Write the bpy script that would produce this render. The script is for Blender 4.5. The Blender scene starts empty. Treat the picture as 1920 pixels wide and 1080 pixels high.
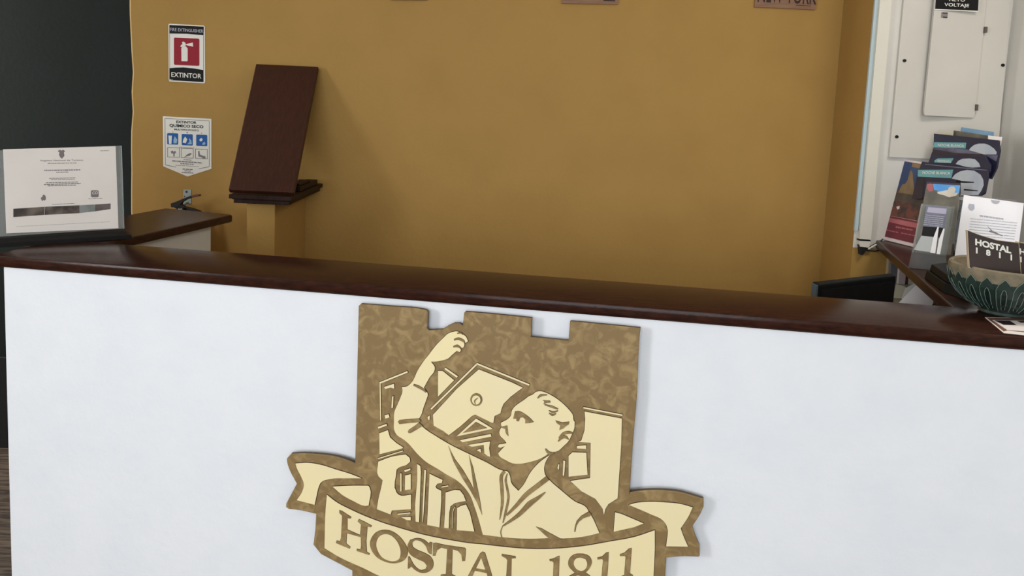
import bpy, bmesh, math, random
from mathutils import Vector, Matrix
random.seed(7)
SC = bpy.context.scene
COL = SC.collection

# ------------------------------------------------------------------ camera
FPX, CX, CY, CZ = 1550.0, 960.0, 360.0, 1.55
_u = Vector((642, 14180, 1550)).normalized()
_f = Vector((0, 0, -1)); _y = (_f - _f.dot(_u) * _u).normalized(); _x = _y.cross(_u)
ROT = Matrix((_x, _y, _u))
EYE = Vector((0, 0, CZ))
cam = bpy.data.cameras.new('camera'); cam.sensor_width = 36; cam.lens = FPX / 1920 * 36
cam.shift_y = -(540 - CY) / 1920; cam.clip_start = .02
camo = bpy.data.objects.new('camera', cam); COL.objects.link(camo)
camo.matrix_world = Matrix.Translation(EYE) @ ROT.to_4x4()
SC.camera = camo

# ------------------------------------------------------------------ light and exposure
SC.view_settings.view_transform = 'Standard'; SC.view_settings.look = 'None'
SC.view_settings.exposure = 0.0; SC.view_settings.gamma = 1; SC.view_settings.use_curve_mapping = False
w = bpy.data.worlds.new('sky'); SC.world = w; w.use_nodes = True
w.node_tree.nodes['Background'].inputs[0].default_value = (.75, .87, 1, 1)
w.node_tree.nodes['Background'].inputs[1].default_value = .45

def area(name, loc, target, sx, sy, power, color):
    l = bpy.data.lights.new(name, 'AREA'); l.shape = 'RECTANGLE'; l.size = sx; l.size_y = sy
    l.energy = power; l.color = color
    o = bpy.data.objects.new(name, l); COL.objects.link(o); o.location = loc
    o.rotation_euler = (Vector(target) - Vector(loc)).to_track_quat('-Z', 'Y').to_euler()
    return o
area('daylight_side_window', (-3.12, -.75, 1.95), (3, -.75, 1.75), .9, 1.2, 62, (.96, .985, 1))
area('daylight_entrance', (-.6, -3.5, 1.75), (-.6, 3, 1.75), 2.4, 2.0, 106, (.90, .95, 1))
area('added_hall_light', (-3.12, 3.21, 1.7), (0, 3.24, 1.7), .22, 1.6, 36, (1, .98, .92))  # added unseen source, grazes the hall wall so it brightens towards the left
area('added_reception_light', (1.36, 1.62, 2.60), (1.3, 1.9, 0), .4, .4, 11, (1, .93, .82))  # added unseen lamp, brightens the upper right of the back wall and the pier

# ------------------------------------------------------------------ helpers
def ray(x, y): return ROT @ Vector((x - CX, -(y - CY), -FPX))
class Plane:
    def __init__(s, o, n): s.o = Vector(o); s.n = Vector(n).normalized()
    def at(s, x, y, off=0.0):
        d = ray(x, y); return EYE + d * ((s.o - EYE).dot(s.n) / d.dot(s.n)) + s.n * off
def onz(x, y, z): return Plane((0, 0, z), (0, 0, 1)).at(x, y)
def WY(y): return Plane((0, y, 0), (0, -1, 0))

def clip_floor(px, pl, z):
    zf = lambda q: pl.at(q[0], q[1]).z - z
    out = []
    for i in range(len(px)):
        a, b_ = px[i - 1], px[i]; za, zb = zf(a), zf(b_)
        if (za >= 0) != (zb >= 0):
            lo, hi = 0.0, 1.0
            for _ in range(30):
                m = (lo + hi) / 2; q = (a[0] + (b_[0] - a[0]) * m, a[1] + (b_[1] - a[1]) * m)
                if (zf(q) >= 0) == (za >= 0): lo = m
                else: hi = m
            out.append(q)
        if zb >= 0: out.append(b_)
    return out
def area2(p): return sum(p[i][0] * p[(i + 1) % len(p)][1] - p[(i + 1) % len(p)][0] * p[i][1] for i in range(len(p))) / 2
def smooth(p, k=4, lim=48):
    n = len(p); V = [Vector(q) for q in p]; out = []; tan = []
    for i in range(n):
        a = V[i] - V[i - 1]; b = V[(i + 1) % n] - V[i]
        if a.length < 1e-6 or b.length < 1e-6: tan.append(None); continue
        t = math.degrees(a.angle(b))
        tan.append(None if t > lim else (a.normalized() * b.length + b.normalized() * a.length).normalized())
    for i in range(n):
        A, B = V[i], V[(i + 1) % n]; L = (B - A).length
        if L < 1e-6: continue
        d = (B - A) / L
        ta = (tan[i] or d) * L; tb = (tan[(i + 1) % n] or d) * L
        steps = k if (tan[i] or tan[(i + 1) % n]) else 1
        for j in range(steps):
            t = j / steps
            out.append((2 * t**3 - 3 * t**2 + 1) * A + (t**3 - 2 * t**2 + t) * ta + (-2 * t**3 + 3 * t**2) * B + (t**3 - t**2) * tb)
    return out
def grow(p, g):
    n = len(p); sg = 1 if area2(p) > 0 else -1; out = []
    for i in range(n):
        a = Vector(p[i]) - Vector(p[i - 1]); b = Vector(p[(i + 1) % n]) - Vector(p[i])
        na = Vector((a.y, -a.x)); nb = Vector((b.y, -b.x))
        na = na.normalized() if na.length else na; nb = nb.normalized() if nb.length else nb
        m = na + nb
        m = m.normalized() if m.length > .2 else na
        c = max(.6, m.dot(na)); out.append(Vector(p[i]) + m * (g * sg / c))
    return out
def stroke(pts, ws, k=5):
    V = [Vector(q) for q in pts]; n = len(V)
    if not hasattr(ws, '__len__'): ws = [ws] * n
    P, W = [], []
    for i in range(n - 1):
        p0 = V[max(i - 1, 0)]; p3 = V[min(i + 2, n - 1)]
        kk = k if n > 2 else 1
        for j in range(kk):
            t = j / kk; a, b = V[i], V[i + 1]
            P.append(.5 * (2 * a + (b - p0) * t + (2 * p0 - 5 * a + 4 * b - p3) * t * t + (3 * a - p0 - 3 * b + p3) * t**3))
            W.append(ws[i] + (ws[i + 1] - ws[i]) * t)
    P.append(V[-1]); W.append(ws[-1]); L, R = [], []
    for i in range(len(P)):
        d = P[min(i + 1, len(P) - 1)] - P[max(i - 1, 0)]
        nn = Vector((-d.y, d.x)).normalized() * W[i] / 2
        L.append(P[i] + nn); R.append(P[i] - nn)
    return L + R[::-1]
def rrect(x0, y0, x1, y1, r, k=4):
    out = []
    for cx, cy, a0 in ((x1 - r, y1 - r, 0), (x0 + r, y1 - r, 90), (x0 + r, y0 + r, 180), (x1 - r, y0 + r, 270)):
        for i in range(k + 1):
            a = math.radians(a0 + 90 * i / k); out.append((cx + r * math.cos(a), cy + r * math.sin(a)))
    return out
def disc(x, y, r, n=24, ry=None):
    return [(x + r * math.cos(2 * math.pi * i / n), y + (ry or r) * math.sin(2 * math.pi * i / n)) for i in range(n)]

class MB:
    def __init__(s): s.v, s.f, s.m = [], [], []
    def face(s, idx, m=0): s.f.append(idx); s.m.append(m)
    def rings(s, lo, hi, mtop=0, mside=0, bottom=True):
        """two matching 3D rings: side walls, top cap and bottom cap"""
        b = len(s.v); n = len(lo); s.v += [Vector(p) for p in lo] + [Vector(p) for p in hi]
        for i in range(n): s.face((b + i, b + (i + 1) % n, b + n + (i + 1) % n, b + n + i), mside)
        s.face(tuple(range(b + n, b + 2 * n)), mtop)
        if bottom: s.face(tuple(range(b + n - 1, b - 1, -1)), mside)
    def cut(s, px, pl, d0, d1, g=0.0, mtop=0, mside=0):
        """picture outline put on its real plane as a plate from depth d0 to d1; g widens the foot (a chamfer)"""
        if hasattr(pl, 'floor'): px = clip_floor(px, pl, pl.floor)
        if len(px) < 3: return
        foot = grow(px, g) if g else px
        s.rings([pl.at(q[0], q[1], d0) for q in foot], [pl.at(q[0], q[1], d1) for q in px], mtop, mside)
    def prism(s, xy, z0, z1, m=0, mtop=None):
        s.rings([(q[0], q[1], z0) for q in xy], [(q[0], q[1], z1) for q in xy], m if mtop is None else mtop, m)
    def box(s, a, b, m=0):
        s.prism([(a[0], a[1]), (b[0], a[1]), (b[0], b[1]), (a[0], b[1])], a[2], b[2], m)
    def tube(s, pts, r, n=8, m=0):
        pts = [Vector(p) for p in pts]; rings = []; up = Vector((0, 0, 1))
        for i, p in enumerate(pts):
            d = (pts[min(i + 1, len(pts) - 1)] - pts[max(i - 1, 0)]).normalized()
            a = d.cross(up if abs(d.z) < .95 else Vector((1, 0, 0))).normalized(); b = d.cross(a)
            rr = r[i] if hasattr(r, '__len__') else r
            k = len(s.v); rings.append(k)
            s.v += [p + (a * math.cos(2 * math.pi * j / n) + b * math.sin(2 * math.pi * j / n)) * rr for j in range(n)]
        for k0, k1 in zip(rings, rings[1:]):
            for j in range(n): s.face((k0 + j, k0 + (j + 1) % n, k1 + (j + 1) % n, k1 + j), m)
        s.face(tuple(range(rings[0] + n - 1, rings[0] - 1, -1)), m); s.face(tuple(range(rings[-1], rings[-1] + n)), m)
    def lathe(s, c, prof, n=48, m=0, close=False):
        k = len(s.v); c = Vector(c)
        for r, z in prof:
            s.v += [c + Vector((r * math.cos(2 * math.pi * j / n), r * math.sin(2 * math.pi * j / n), z)) for j in range(n)]
        for i in range(len(prof) - 1):
            for j in range(n):
                s.face((k + i * n + j, k + i * n + (j + 1) % n, k + (i + 1) * n + (j + 1) % n, k + (i + 1) * n + j), m)
        if close:
            s.face(tuple(range(k + n - 1, k - 1, -1)), m)
            q = k + (len(prof) - 1) * n; s.face(tuple(range(q, q + n)), m)
    def build(s, name, mats, parent=None, smoothed=False, bevel=0, label=None, kind=None):
        mats = mats if isinstance(mats, (list, tuple)) else [mats]
        if parent is not None: o0 = Vector(parent['base'])
        else:
            lo = [min(p[i] for p in s.v) for i in range(3)]; hi = [max(p[i] for p in s.v) for i in range(3)]
            o0 = Vector(((lo[0] + hi[0]) / 2, (lo[1] + hi[1]) / 2, lo[2]))
        me = bpy.data.meshes.new(name)
        me.from_pydata([tuple(p - o0) for p in s.v], [], s.f)
        for m in mats: me.materials.append(m)
        me.polygons.foreach_set('material_index', s.m)
        bm = bmesh.new(); bm.from_mesh(me)
        bmesh.ops.recalc_face_normals(bm, faces=bm.faces)
        if bevel:
            es = [e for e in bm.edges if len(e.link_faces) == 2 and e.calc_face_angle(0) > .6]
            bmesh.ops.bevel(bm, geom=es, offset=bevel, segments=2, profile=.6, affect='EDGES', clamp_overlap=True)
        bm.to_mesh(me); bm.free()
        if smoothed:
            me.polygons.foreach_set('use_smooth', [True] * len(me.polygons))
            me.set_sharp_from_angle(angle=math.radians(40))
        o = bpy.data.objects.new(name, me); COL.objects.link(o)
        if parent is not None: o.parent = parent
        else: o.location = o0
        o['base'] = tuple(o0)
        if label: o['label'] = label
        if kind: o['kind'] = kind
        return o

def tag(o, label, cat, group=None):
    o['label'] = label; o['category'] = cat
    if group: o['group'] = group
    return o
def thing(name, loc, label, cat, group=None):
    o = bpy.data.objects.new(name, None); COL.objects.link(o); o.location = loc; o['base'] = tuple(loc)
    o.empty_display_size = .05
    return tag(o, label, cat, group)

_fontcache = {}
def glyphs(txt, bold=.012):
    if (txt, bold) in _fontcache: return _fontcache[(txt, bold)]
    cu = bpy.data.curves.new('t', 'FONT'); cu.body = txt; cu.size = 1; cu.offset = bold; cu.resolution_u = 3
    ob = bpy.data.objects.new('t', cu); COL.objects.link(ob)
    dg = bpy.context.evaluated_depsgraph_get(); dg.update()
    me = ob.evaluated_get(dg).to_mesh()
    v = [(p.co.x, p.co.y) for p in me.vertices]; f = [tuple(p.vertices) for p in me.polygons]
    ob.evaluated_get(dg).to_mesh_clear(); bpy.data.objects.remove(ob); bpy.data.curves.remove(cu)
    x0 = min(p[0] for p in v); x1 = max(p[0] for p in v); y0 = min(p[1] for p in v); y1 = max(p[1] for p in v)
    v = [((p[0] - x0) / (x1 - x0), (y1 - p[1]) / (y1 - y0)) for p in v]
    _fontcache[(txt, bold)] = (v, f); return v, f
def put_text(mb, txt, tl, tr, bl, pl, off, m=0, bold=.012):
    v, f = glyphs(txt, bold); k = len(mb.v)
    for a, b in v:
        mb.v.append(pl.at(tl[0] + (tr[0] - tl[0]) * a + (bl[0] - tl[0]) * b, tl[1] + (tr[1] - tl[1]) * a + (bl[1] - tl[1]) * b, off))
    for q in f: mb.face(tuple(k + i for i in q), m)
def words(mb, x0, y0, x1, y1, h, pl, off, m=0, seed=1, wmin=2, wmax=7, skew=0):
    """a line of print too small to read: word-sized marks"""
    r = random.Random(seed); L = math.hypot(x1 - x0, y1 - y0); p = 0
    dx, dy = (x1 - x0) / L, (y1 - y0) / L
    while p < L - .5:
        q = min(L, p + r.uniform(wmin, wmax))
        a = (x0 + dx * p, y0 + dy * p); b = (x0 + dx * q, y0 + dy * q)
        k = len(mb.v); mb.v += [pl.at(a[0], a[1], off), pl.at(b[0], b[1], off), pl.at(b[0] + skew, b[1] + h, off), pl.at(a[0] + skew, a[1] + h, off)]
        mb.face((k, k + 1, k + 2, k + 3), m); p = q + r.uniform(.6, 1.2)

# ------------------------------------------------------------------ materials
def srgb(r, g, b):
    return tuple(((c / 255 / 12.92) if c / 255 <= .04045 else ((c / 255 + .055) / 1.055) ** 2.4) for c in (r, g, b)) + (1,)
def mat(name, c, rough=.6, c2=None, scale=8, detail=4, lo=.35, hi=.65, bump=0, bscale=60, stretch=None, metal=0, coat=0, spec=.5, dist=0.0):
    m = bpy.data.materials.new(name); m.use_nodes = True; nt = m.node_tree; b = nt.nodes['Principled BSDF']
    b.inputs['Base Color'].default_value = c; b.inputs['Roughness'].default_value = rough
    b.inputs['Metallic'].default_value = metal; b.inputs['Coat Weight'].default_value = coat; b.inputs['Coat Roughness'].default_value = .12
    b.inputs['Specular IOR Level'].default_value = spec
    tc = nt.nodes.new('ShaderNodeTexCoord'); mp = nt.nodes.new('ShaderNodeMapping')
    nt.links.new(tc.outputs['Object'], mp.inputs[0])
    if stretch: mp.inputs['Scale'].default_value = stretch[:3]; mp.inputs['Rotation'].default_value = (0, 0, stretch[3] if len(stretch) > 3 else 0)
    if c2:
        n = nt.nodes.new('ShaderNodeTexNoise'); n.inputs['Scale'].default_value = scale; n.inputs['Detail'].default_value = detail
        n.inputs['Distortion'].default_value = dist
        nt.links.new(mp.outputs[0], n.inputs['Vector'])
        r = nt.nodes.new('ShaderNodeMapRange'); r.inputs[1].default_value = lo; r.inputs[2].default_value = hi
        nt.links.new(n.outputs['Fac'], r.inputs[0])
        x = nt.nodes.new('ShaderNodeMix'); x.data_type = 'RGBA'; x.inputs['A'].default_value = c; x.inputs['B'].default_value = c2
        nt.links.new(r.outputs[0], x.inputs['Factor']); nt.links.new(x.outputs['Result'], b.inputs['Base Color'])
    if bump:
        n2 = nt.nodes.new('ShaderNodeTexNoise'); n2.inputs['Scale'].default_value = bscale; n2.inputs['Detail'].default_value = 5
        nt.links.new(mp.outputs[0], n2.inputs['Vector'])
        bp = nt.nodes.new('ShaderNodeBump'); bp.inputs['Strength'].default_value = bump; bp.inputs['Distance'].default_value = .004
        nt.links.new(n2.outputs['Fac'], bp.inputs['Height']); nt.links.new(bp.outputs[0], b.inputs['Normal'])
    return m
def clear(name, tint=(.985, .985, .98, 1), amount=.10, rough=.04, haze=0.0):
    m = bpy.data.materials.new(name); m.use_nodes = True; nt = m.node_tree; nt.nodes.clear()
    o = nt.nodes.new('ShaderNodeOutputMaterial'); t = nt.nodes.new('ShaderNodeBsdfTransparent'); g = nt.nodes.new('ShaderNodeBsdfGlossy')
    t.inputs[0].default_value = tint; g.inputs['Roughness'].default_value = rough; g.inputs[0].default_value = (1, 1, 1, 1)
    x = nt.nodes.new('ShaderNodeMixShader'); fr = nt.nodes.new('ShaderNodeLayerWeight'); fr.inputs[0].default_value = amount
    nt.links.new(fr.outputs['Fresnel'], x.inputs[0]); nt.links.new(t.outputs[0], x.inputs[1]); nt.links.new(g.outputs[0], x.inputs[2])
    if haze:
        d = nt.nodes.new('ShaderNodeBsdfDiffuse'); d.inputs[0].default_value = (.75, .78, .78, 1)
        y = nt.nodes.new('ShaderNodeMixShader'); y.inputs[0].default_value = haze
        nt.links.new(x.outputs[0], y.inputs[1]); nt.links.new(d.outputs[0], y.inputs[2]); x = y
    nt.links.new(x.outputs[0], o.inputs[0]); return m
S = srgb
M_white = mat('white_plaster', S(239, 242, 248), .75, S(233, 237, 244), 9, 6, .42, .8, .3, 45)
M_yellow = mat('ochre_plaster', S(168, 132, 69), .8, S(163, 127, 65), 5, 5, .4, .7, .25, 70)
M_dark = mat('grey_green_paint', S(32, 38, 36), .7, S(29, 34, 32), 3, 4, .4, .7, .15, 60, spec=.15)
M_black_paint = mat('black_skirting_paint', S(24, 24, 25), .5)
M_wallwhite = mat('white_wall_paint', S(210, 207, 201), .7, S(203, 200, 194), 4, 4, .4, .7, .15, 60)
M_panel = mat('panel_enamel', S(204, 200, 193), .4, S(199, 195, 187), 5, 3)
M_floor = mat('worn_floor_boards', S(112, 96, 82), .5, S(62, 52, 45), 9, 6, .4, .62, .2, 40, (1, 7, 1))
M_ceil = mat('ceiling_paint', S(225, 220, 210), .9)
M_room = mat('room_wall_paint', S(205, 196, 180), .9)
M_wood = mat('mahogany_varnish', S(60, 34, 25), .16, S(44, 24, 18), 14, 8, .36, .66, .05, 50, (1.2, 14, 8, math.radians(8.3)), spec=.12, dist=.4)
M_woodside = mat('mahogany_shelf', S(60, 36, 26), .3, S(44, 26, 19), 14, 8, .36, .66, .05, 50, (14, 1.4, 8, math.radians(-14)), spec=.15, dist=.4)
M_board = mat('dark_mahogany_board', S(62, 32, 20), .5, S(52, 26, 17), 18, 6, .36, .66, .04, 50, (10, 1.5, 1.5), spec=.25, dist=.3)
M_cap = mat('cap_wood', S(46, 29, 22), .55, S(34, 21, 17), 16, 6, .36, .66, .05, 60, (8, 1.5, 2), spec=.12)
M_bronze = mat('bronze_faux_finish', S(136, 111, 70), .55, S(178, 152, 104), 34, 9, .46, .78, .1, 90, dist=1.2)
M_rim = mat('dark_carved_edge', S(74, 58, 38), .6)
M_cream = mat('cream_enamel', S(248, 232, 182), .5, S(243, 229, 188), 5, 4, .4, .7, .06, 80)
M_black = mat('black_lacquer', S(12, 12, 13), .45, S(17, 17, 18), 20, spec=.3)
M_plastic = mat('black_plastic', S(13, 15, 16), .5, S(16, 18, 19), 30, spec=.12)
M_bezel = mat('slate_bezel', S(58, 66, 72), .45)
M_paper = mat('white_paper', S(244, 238, 236), .6, S(238, 232, 230), 6)
M_sheet = mat('bright_sheet', S(246, 244, 250), .6)
M_ink = mat('grey_ink', S(130, 122, 124), .7)
M_inkd = mat('dark_ink', S(18, 18, 19), .6, spec=.2)
M_inkl = mat('pale_ink', S(178, 178, 190), .7)
M_signw = mat('sign_white', S(224, 222, 214), .45)
M_red = mat('sign_red', S(146, 22, 42), .5, spec=.2)
M_blue = mat('sign_blue', S(38, 92, 162), .5, spec=.2)
M_lblue = mat('pale_blue_print', S(140, 178, 212), .5)
M_metal = mat('galvanised_metal', S(150, 158, 155), .45, S(130, 138, 136), 30, metal=.3)
M_redpaint = mat('extinguisher_red', S(170, 26, 24), .3, coat=.4)
M_maroon = mat('maroon_grip', S(92, 42, 32), .5)
M_acryl = clear('clear_acrylic')
M_acryl2 = clear('clear_acrylic_thick', (.86, .89, .90, 1), .22, .1, .10)
M_acryl4 = clear('smoky_acrylic', (.72, .75, .77, 1), .2, .08, .05)
M_acryl3 = clear('hazy_acrylic', (.97, .98, .98, 1), .1, .1, .16)
M_glass = clear('window_glass', (.95, .97, .97, 1), .1, .02)
M_green = mat('green_glaze', S(38, 56, 50), .4, S(29, 45, 40), 24, 5, .35, .65, .1, 60)
M_green_d = mat('deep_green_glaze', S(16, 30, 29), .4)
M_line = mat('pale_green_line', S(112, 132, 122), .5)
M_tan = mat('raw_clay', S(134, 122, 100), .85, S(106, 98, 80), 40, 5, .35, .65, .3, 120)
M_cardbrown = mat('card_dark_brown', S(36, 24, 20), .4, S(48, 31, 26), 10)
M_cardedge = mat('card_edge', S(196, 176, 152), .7)
M_navy = mat('navy_print', S(26, 31, 58), .35, S(38, 37, 60), 9)
M_teal = mat('teal_print', S(92, 152, 160), .35, S(112, 168, 172), 9)
M_moon = mat('pale_moon_print', S(184, 192, 198), .35, S(166, 174, 188), 14)
M_purple = mat('plum_print', S(48, 32, 46), .4, S(34, 24, 36), 9)
M_skyb = mat('poster_sky', S(46, 64, 104), .4, S(58, 80, 118), 8)
M_ochre = mat('poster_stone', S(146, 118, 80), .4, S(112, 90, 62), 20)
M_earth = mat('poster_earth', S(92, 76, 62), .4, S(66, 54, 46), 18, lo=.3, hi=.6)
M_crowd = mat('poster_crowd', S(112, 62, 48), .4, S(60, 44, 40), 40, lo=.4, hi=.6)
M_wine = mat('poster_wine', S(122, 40, 54), .4, S(98, 32, 46), 8)
M_rose = mat('poster_rose', S(186, 104, 108), .4, S(160, 84, 90), 20)
M_border = mat('poster_border', S(222, 206, 206), .5)
M_brightsky = mat('brochure_sky', S(66, 138, 206), .35, S(96, 164, 222), 12)
M_cloud = mat('brochure_cloud', S(206, 200, 188), .4, S(180, 172, 158), 18)
M_rock = mat('brochure_rock', S(112, 106, 92), .4, S(82, 78, 68), 22)
M_plaq = mat('plaque_wood', S(140, 104, 78), .6, S(122, 88, 64), 12, 5, stretch=(1, 1, 9))
M_plaqd = mat('plaque_burnt', S(44, 22, 14), .7)
M_hinge = mat('hinge_grey', S(88, 80, 74), .5)
M_duct = mat('duct_plastic', S(214, 210, 198), .5)
M_ductb = mat('pale_blue_edge', S(176, 194, 200), .5)
M_cable = mat('cable_black', S(22, 20, 20), .5)
M_fold1 = mat('folder_grey', S(96, 98, 104), .5)
M_fold2 = mat('folder_pink', S(196, 182, 182), .6)
M_fold3 = mat('folder_cream', S(206, 200, 182), .6)
M_plastered = mat('bare_plaster_edge', S(168, 138, 88), .9)
M_tan2 = mat('tan_board', S(176, 160, 130), .7)
M_desk = mat('desk_laminate', S(150, 130, 105), .5)
M_desktop = mat('grey_cabinet_top', S(168, 166, 156), .6, S(140, 138, 128), 14)

# ------------------------------------------------------------------ the setting
YB, YP, YD, XR, XL, YF = 3.05, 2.78, 3.36, None, -3.2, -3.6
XR = WY(YP).at(1893, 0).x + .012
ZC = 2.9
xl = WY(YB).at(245, 200).x                       # free end of the ochre wall
xp = WY(YP).at(1641, 0).x                        # left face of the pier
b = MB(); b.box((XL - .1, YF - .1, -.1), (XR + .1, YD + .1, 0)); b.build('floor', M_floor, kind='structure')
b = MB(); b.box((XL - .1, YF - .1, ZC), (XR + .1, YD + .1, ZC + .1)); b.build('ceiling', M_ceil, kind='structure')
# ochre wall with a slightly wavy plastered end
b = MB()
zs = [0 + i * ZC / 40 for i in range(41)]
wob = [.004 * math.sin(z * 9) + random.uniform(-.003, .003) for z in zs]
k = len(b.v)
for z, d in zip(zs, wob): b.v += [Vector((xl + d + .007, YB, z)), Vector((xl + d, YB + .006, z)), Vector((xl, YD - .001, z)), Vector((xp + .02, YB, z)), Vector((xp + .02, YD - .001, z))]
for i in range(40):
    o, q = k + i * 5, k + i * 5 + 5
    b.face((o, o + 3, q + 3, q), 0); b.face((o, q, q + 1, o + 1), 1); b.face((o + 1, q + 1, q + 2, o + 2), 2); b.face((o + 2, q + 2, q + 4, o + 4), 0)
b.face((k, k + 1, k + 2, k + 4, k + 3), 0); q = k + 200; b.face((q, q + 3, q + 4, q + 2, q + 1), 0)
b.build('wall_back', [M_yellow, M_plastered, M_dark], kind='structure')
b = MB(); b.box((XL - .1, YD, 0), (xl + .3, YD + .1, ZC)); b.build('wall_hall', M_dark, kind='structure')
zb = WY(YD).at(8, 668).z
b = MB(); b.box((XL, YD - .015, 0), (xl - .004, YD, zb)); b.build('baseboard_hall', M_black_paint, kind='structure', bevel=.003)
# pier: ochre below the shelf, white above
ZS = 1.14
b = MB(); b.box((xp, YP, 0), (XR, YD, ZS - .03)); b.build('wall_pier_low', M_yellow, kind='structure')
b = MB(); r0 = [(xp, YP), (XR, YP), (XR, YD), (xp, YD)]
k = 0; b.v += [Vector((x, y, ZS - .03)) for x, y in r0] + [Vector((x, y, ZC)) for x, y in r0]
b.face((0, 1, 5, 4), 0); b.face((1, 2, 6, 5), 0); b.face((2, 3, 7, 6), 0); b.face((3, 0, 4, 7), 1); b.face((3, 2, 1, 0), 0); b.face((4, 5, 6, 7), 0)
b.build('wall_pier', [M_wallwhite, M_yellow], kind='structure')
b = MB(); b.box((XR, YF, 0), (XR + .1, YD, ZC))
b.build('wall_right', M_wallwhite, kind='structure')
b = MB()  # left wall with the wide window the light comes from
for y0, y1, z0, z1 in ((YF, -1.3, 0, ZC), (-.2, 3.08, 0, ZC), (-1.3, -.2, 0, 1.25), (-1.3, -.2, 2.65, ZC)): b.box((XL - .1, y0, z0), (XL, y1, z1))
b.build('wall_left', M_room, kind='structure')
b = MB()  # wall behind the camera with the open entrance
for x0, x1, z0, z1 in ((XL, -1.85, 0, ZC), (.65, XR, 0, ZC), (-1.85, .65, 2.8, ZC)): b.box((x0, YF - .1, z0), (x1, YF, z1))
b.build('wall_front', M_room, kind='structure')
def window(name, x, y0, y1, z0, z1):
    b = MB(); t = .05
    for a, c, d, e in ((y0, y0 + t, z0, z1), (y1 - t, y1, z0, z1), (y0 + t, y1 - t, z0, z0 + t), (y0 + t, y1 - t, z1 - t, z1), ((y0 + y1) / 2 - t / 2, (y0 + y1) / 2 + t / 2, z0 + t, z1 - t)):
        b.box((x - .03, a, d), (x + .03, c, e))
    o = b.build(name, M_wallwhite, kind='structure')
    g = MB(); g.box((x - .003, y0 + t, z0 + t), (x + .003, y1 - t, z1 - t)); g.build('pane', M_glass, o)
window('window_1', XL - .06, -1.3, -.2, 1.25, 2.65)

# ------------------------------------------------------------------ reception counter
ang = math.radians(-8.25)
e = Vector((math.cos(ang), math.sin(ang), 0)); nrm = Vector((math.sin(ang), -math.cos(ang), 0))   # along the counter, towards the visitor
P0 = Vector((-1.183, 1.889, 0)); TH, WD = .027, .232
def cp(s, d, z): return P0 + e * s - nrm * d + Vector((0, 0, z))     # s along, d inwards
s_end = (XR - .002 - P0.x) / e.x
s0 = -.022
b = MB()
prof = [(.006, ZS - TH), (.0015, ZS - TH + .004), (0, ZS - TH + .009), (0, ZS - .005), (.0012, ZS - .0015), (.004, ZS), (WD, ZS), (WD, ZS - TH)]
N = 30
for i in range(N + 1):
    s = s0 + (s_end - s0) * i / N
    for d, z in prof:
        q = cp(s, d, z); q.x = min(q.x, XR - .002); b.v.append(q)
np_ = len(prof)
for i in range(N):
    for j in range(np_):
        a, c = i * np_ + j, i * np_ + (j + 1) % np_; b.face((a, c, c + np_, a + np_))
b.face(tuple(range(np_ - 1, -1, -1))); b.face(tuple(range(N * np_, N * np_ + np_)))
tag(b.build('countertop', M_wood, smoothed=True), 'long dark varnished wooden countertop across the front of the reception desk', 'countertop')
OH = .012
FR = Plane(cp(0, OH, 0), nrm)                       # white front face
sl = (FR.at(6, 500) - P0).dot(e); sl2 = (FR.at(18, 1079) - P0).dot(e)
b = MB()
lo = [cp(sl2 + .006, OH, 0), cp(s_end - .01, OH, 0), cp(s_end - .01, WD - .02, 0), cp(sl2 + .006, WD - .02, 0)]
hi = [cp(sl, OH, ZS - TH), cp(s_end - .01, OH, ZS - TH), cp(s_end - .01, WD - .02, ZS - TH), cp(sl, WD - .02, ZS - TH)]
for q in lo + hi: q.x = min(q.x, XR - .004)
b.rings(lo, hi); 
tag(b.build('reception_counter', M_white, bevel=.004), 'white plastered front of the reception counter under the wooden top', 'counter')
# left wing top, butting against the back edge of the countertop
wd = Vector((.2187, .9758, 0)); wl = Vector((-.9758, .2187, 0)); W0 = Vector((-1.02, 2.223, 0))
def back_hit(p):                                    # where a line along the wing meets the counter's back edge
    q = cp(0, WD + .001, 0); t = (q - p).dot(nrm) / wd.dot(nrm); return p + wd * t
wr_n = back_hit(W0); wr_f = W0 + wd * ((2.69 - W0.y) / wd.y); wl0 = W0 + wl * .269
wl_n = back_hit(wl0); wl_f = wl0 + wd * ((2.775 - wl0.y) / wd.y)
wr_f2 = wr_f + wl * .014 + wd * .012
poly = [wr_n, wr_f - wd * .012, wr_f, wr_f2, wl_f, wl_n]
b = MB()
ins = lambda p, c, d: p + (c - p).normalized() * d
cen = sum(poly, Vector()) / len(poly)
b.rings([p + Vector((0, 0, ZS - .026)) for p in poly], [p + Vector((0, 0, ZS - .001)) for p in poly])
tag(b.build('side_countertop', M_woodside, bevel=.006), 'short wooden side countertop running back from the left end of the front counter', 'countertop')
wb0 = W0 + wl * .03
pl = Plane(wb0, -wl); wbf = pl.at(395, 450)
wb_f = Vector((wbf.x, wbf.y, 0)); wb_n = back_hit(wb0) + wd * .02
b = MB(); q = [wb_n, wb_f, wb_f + wl * .20, wb_n + wl * .20]
b.rings([p.copy() for p in q], [p + Vector((0, 0, ZS - .026)) for p in q])
tag(b.build('side_counter_base', M_tan2 if False else M_wallwhite), 'cream painted base under the left side countertop', 'counter')
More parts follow.
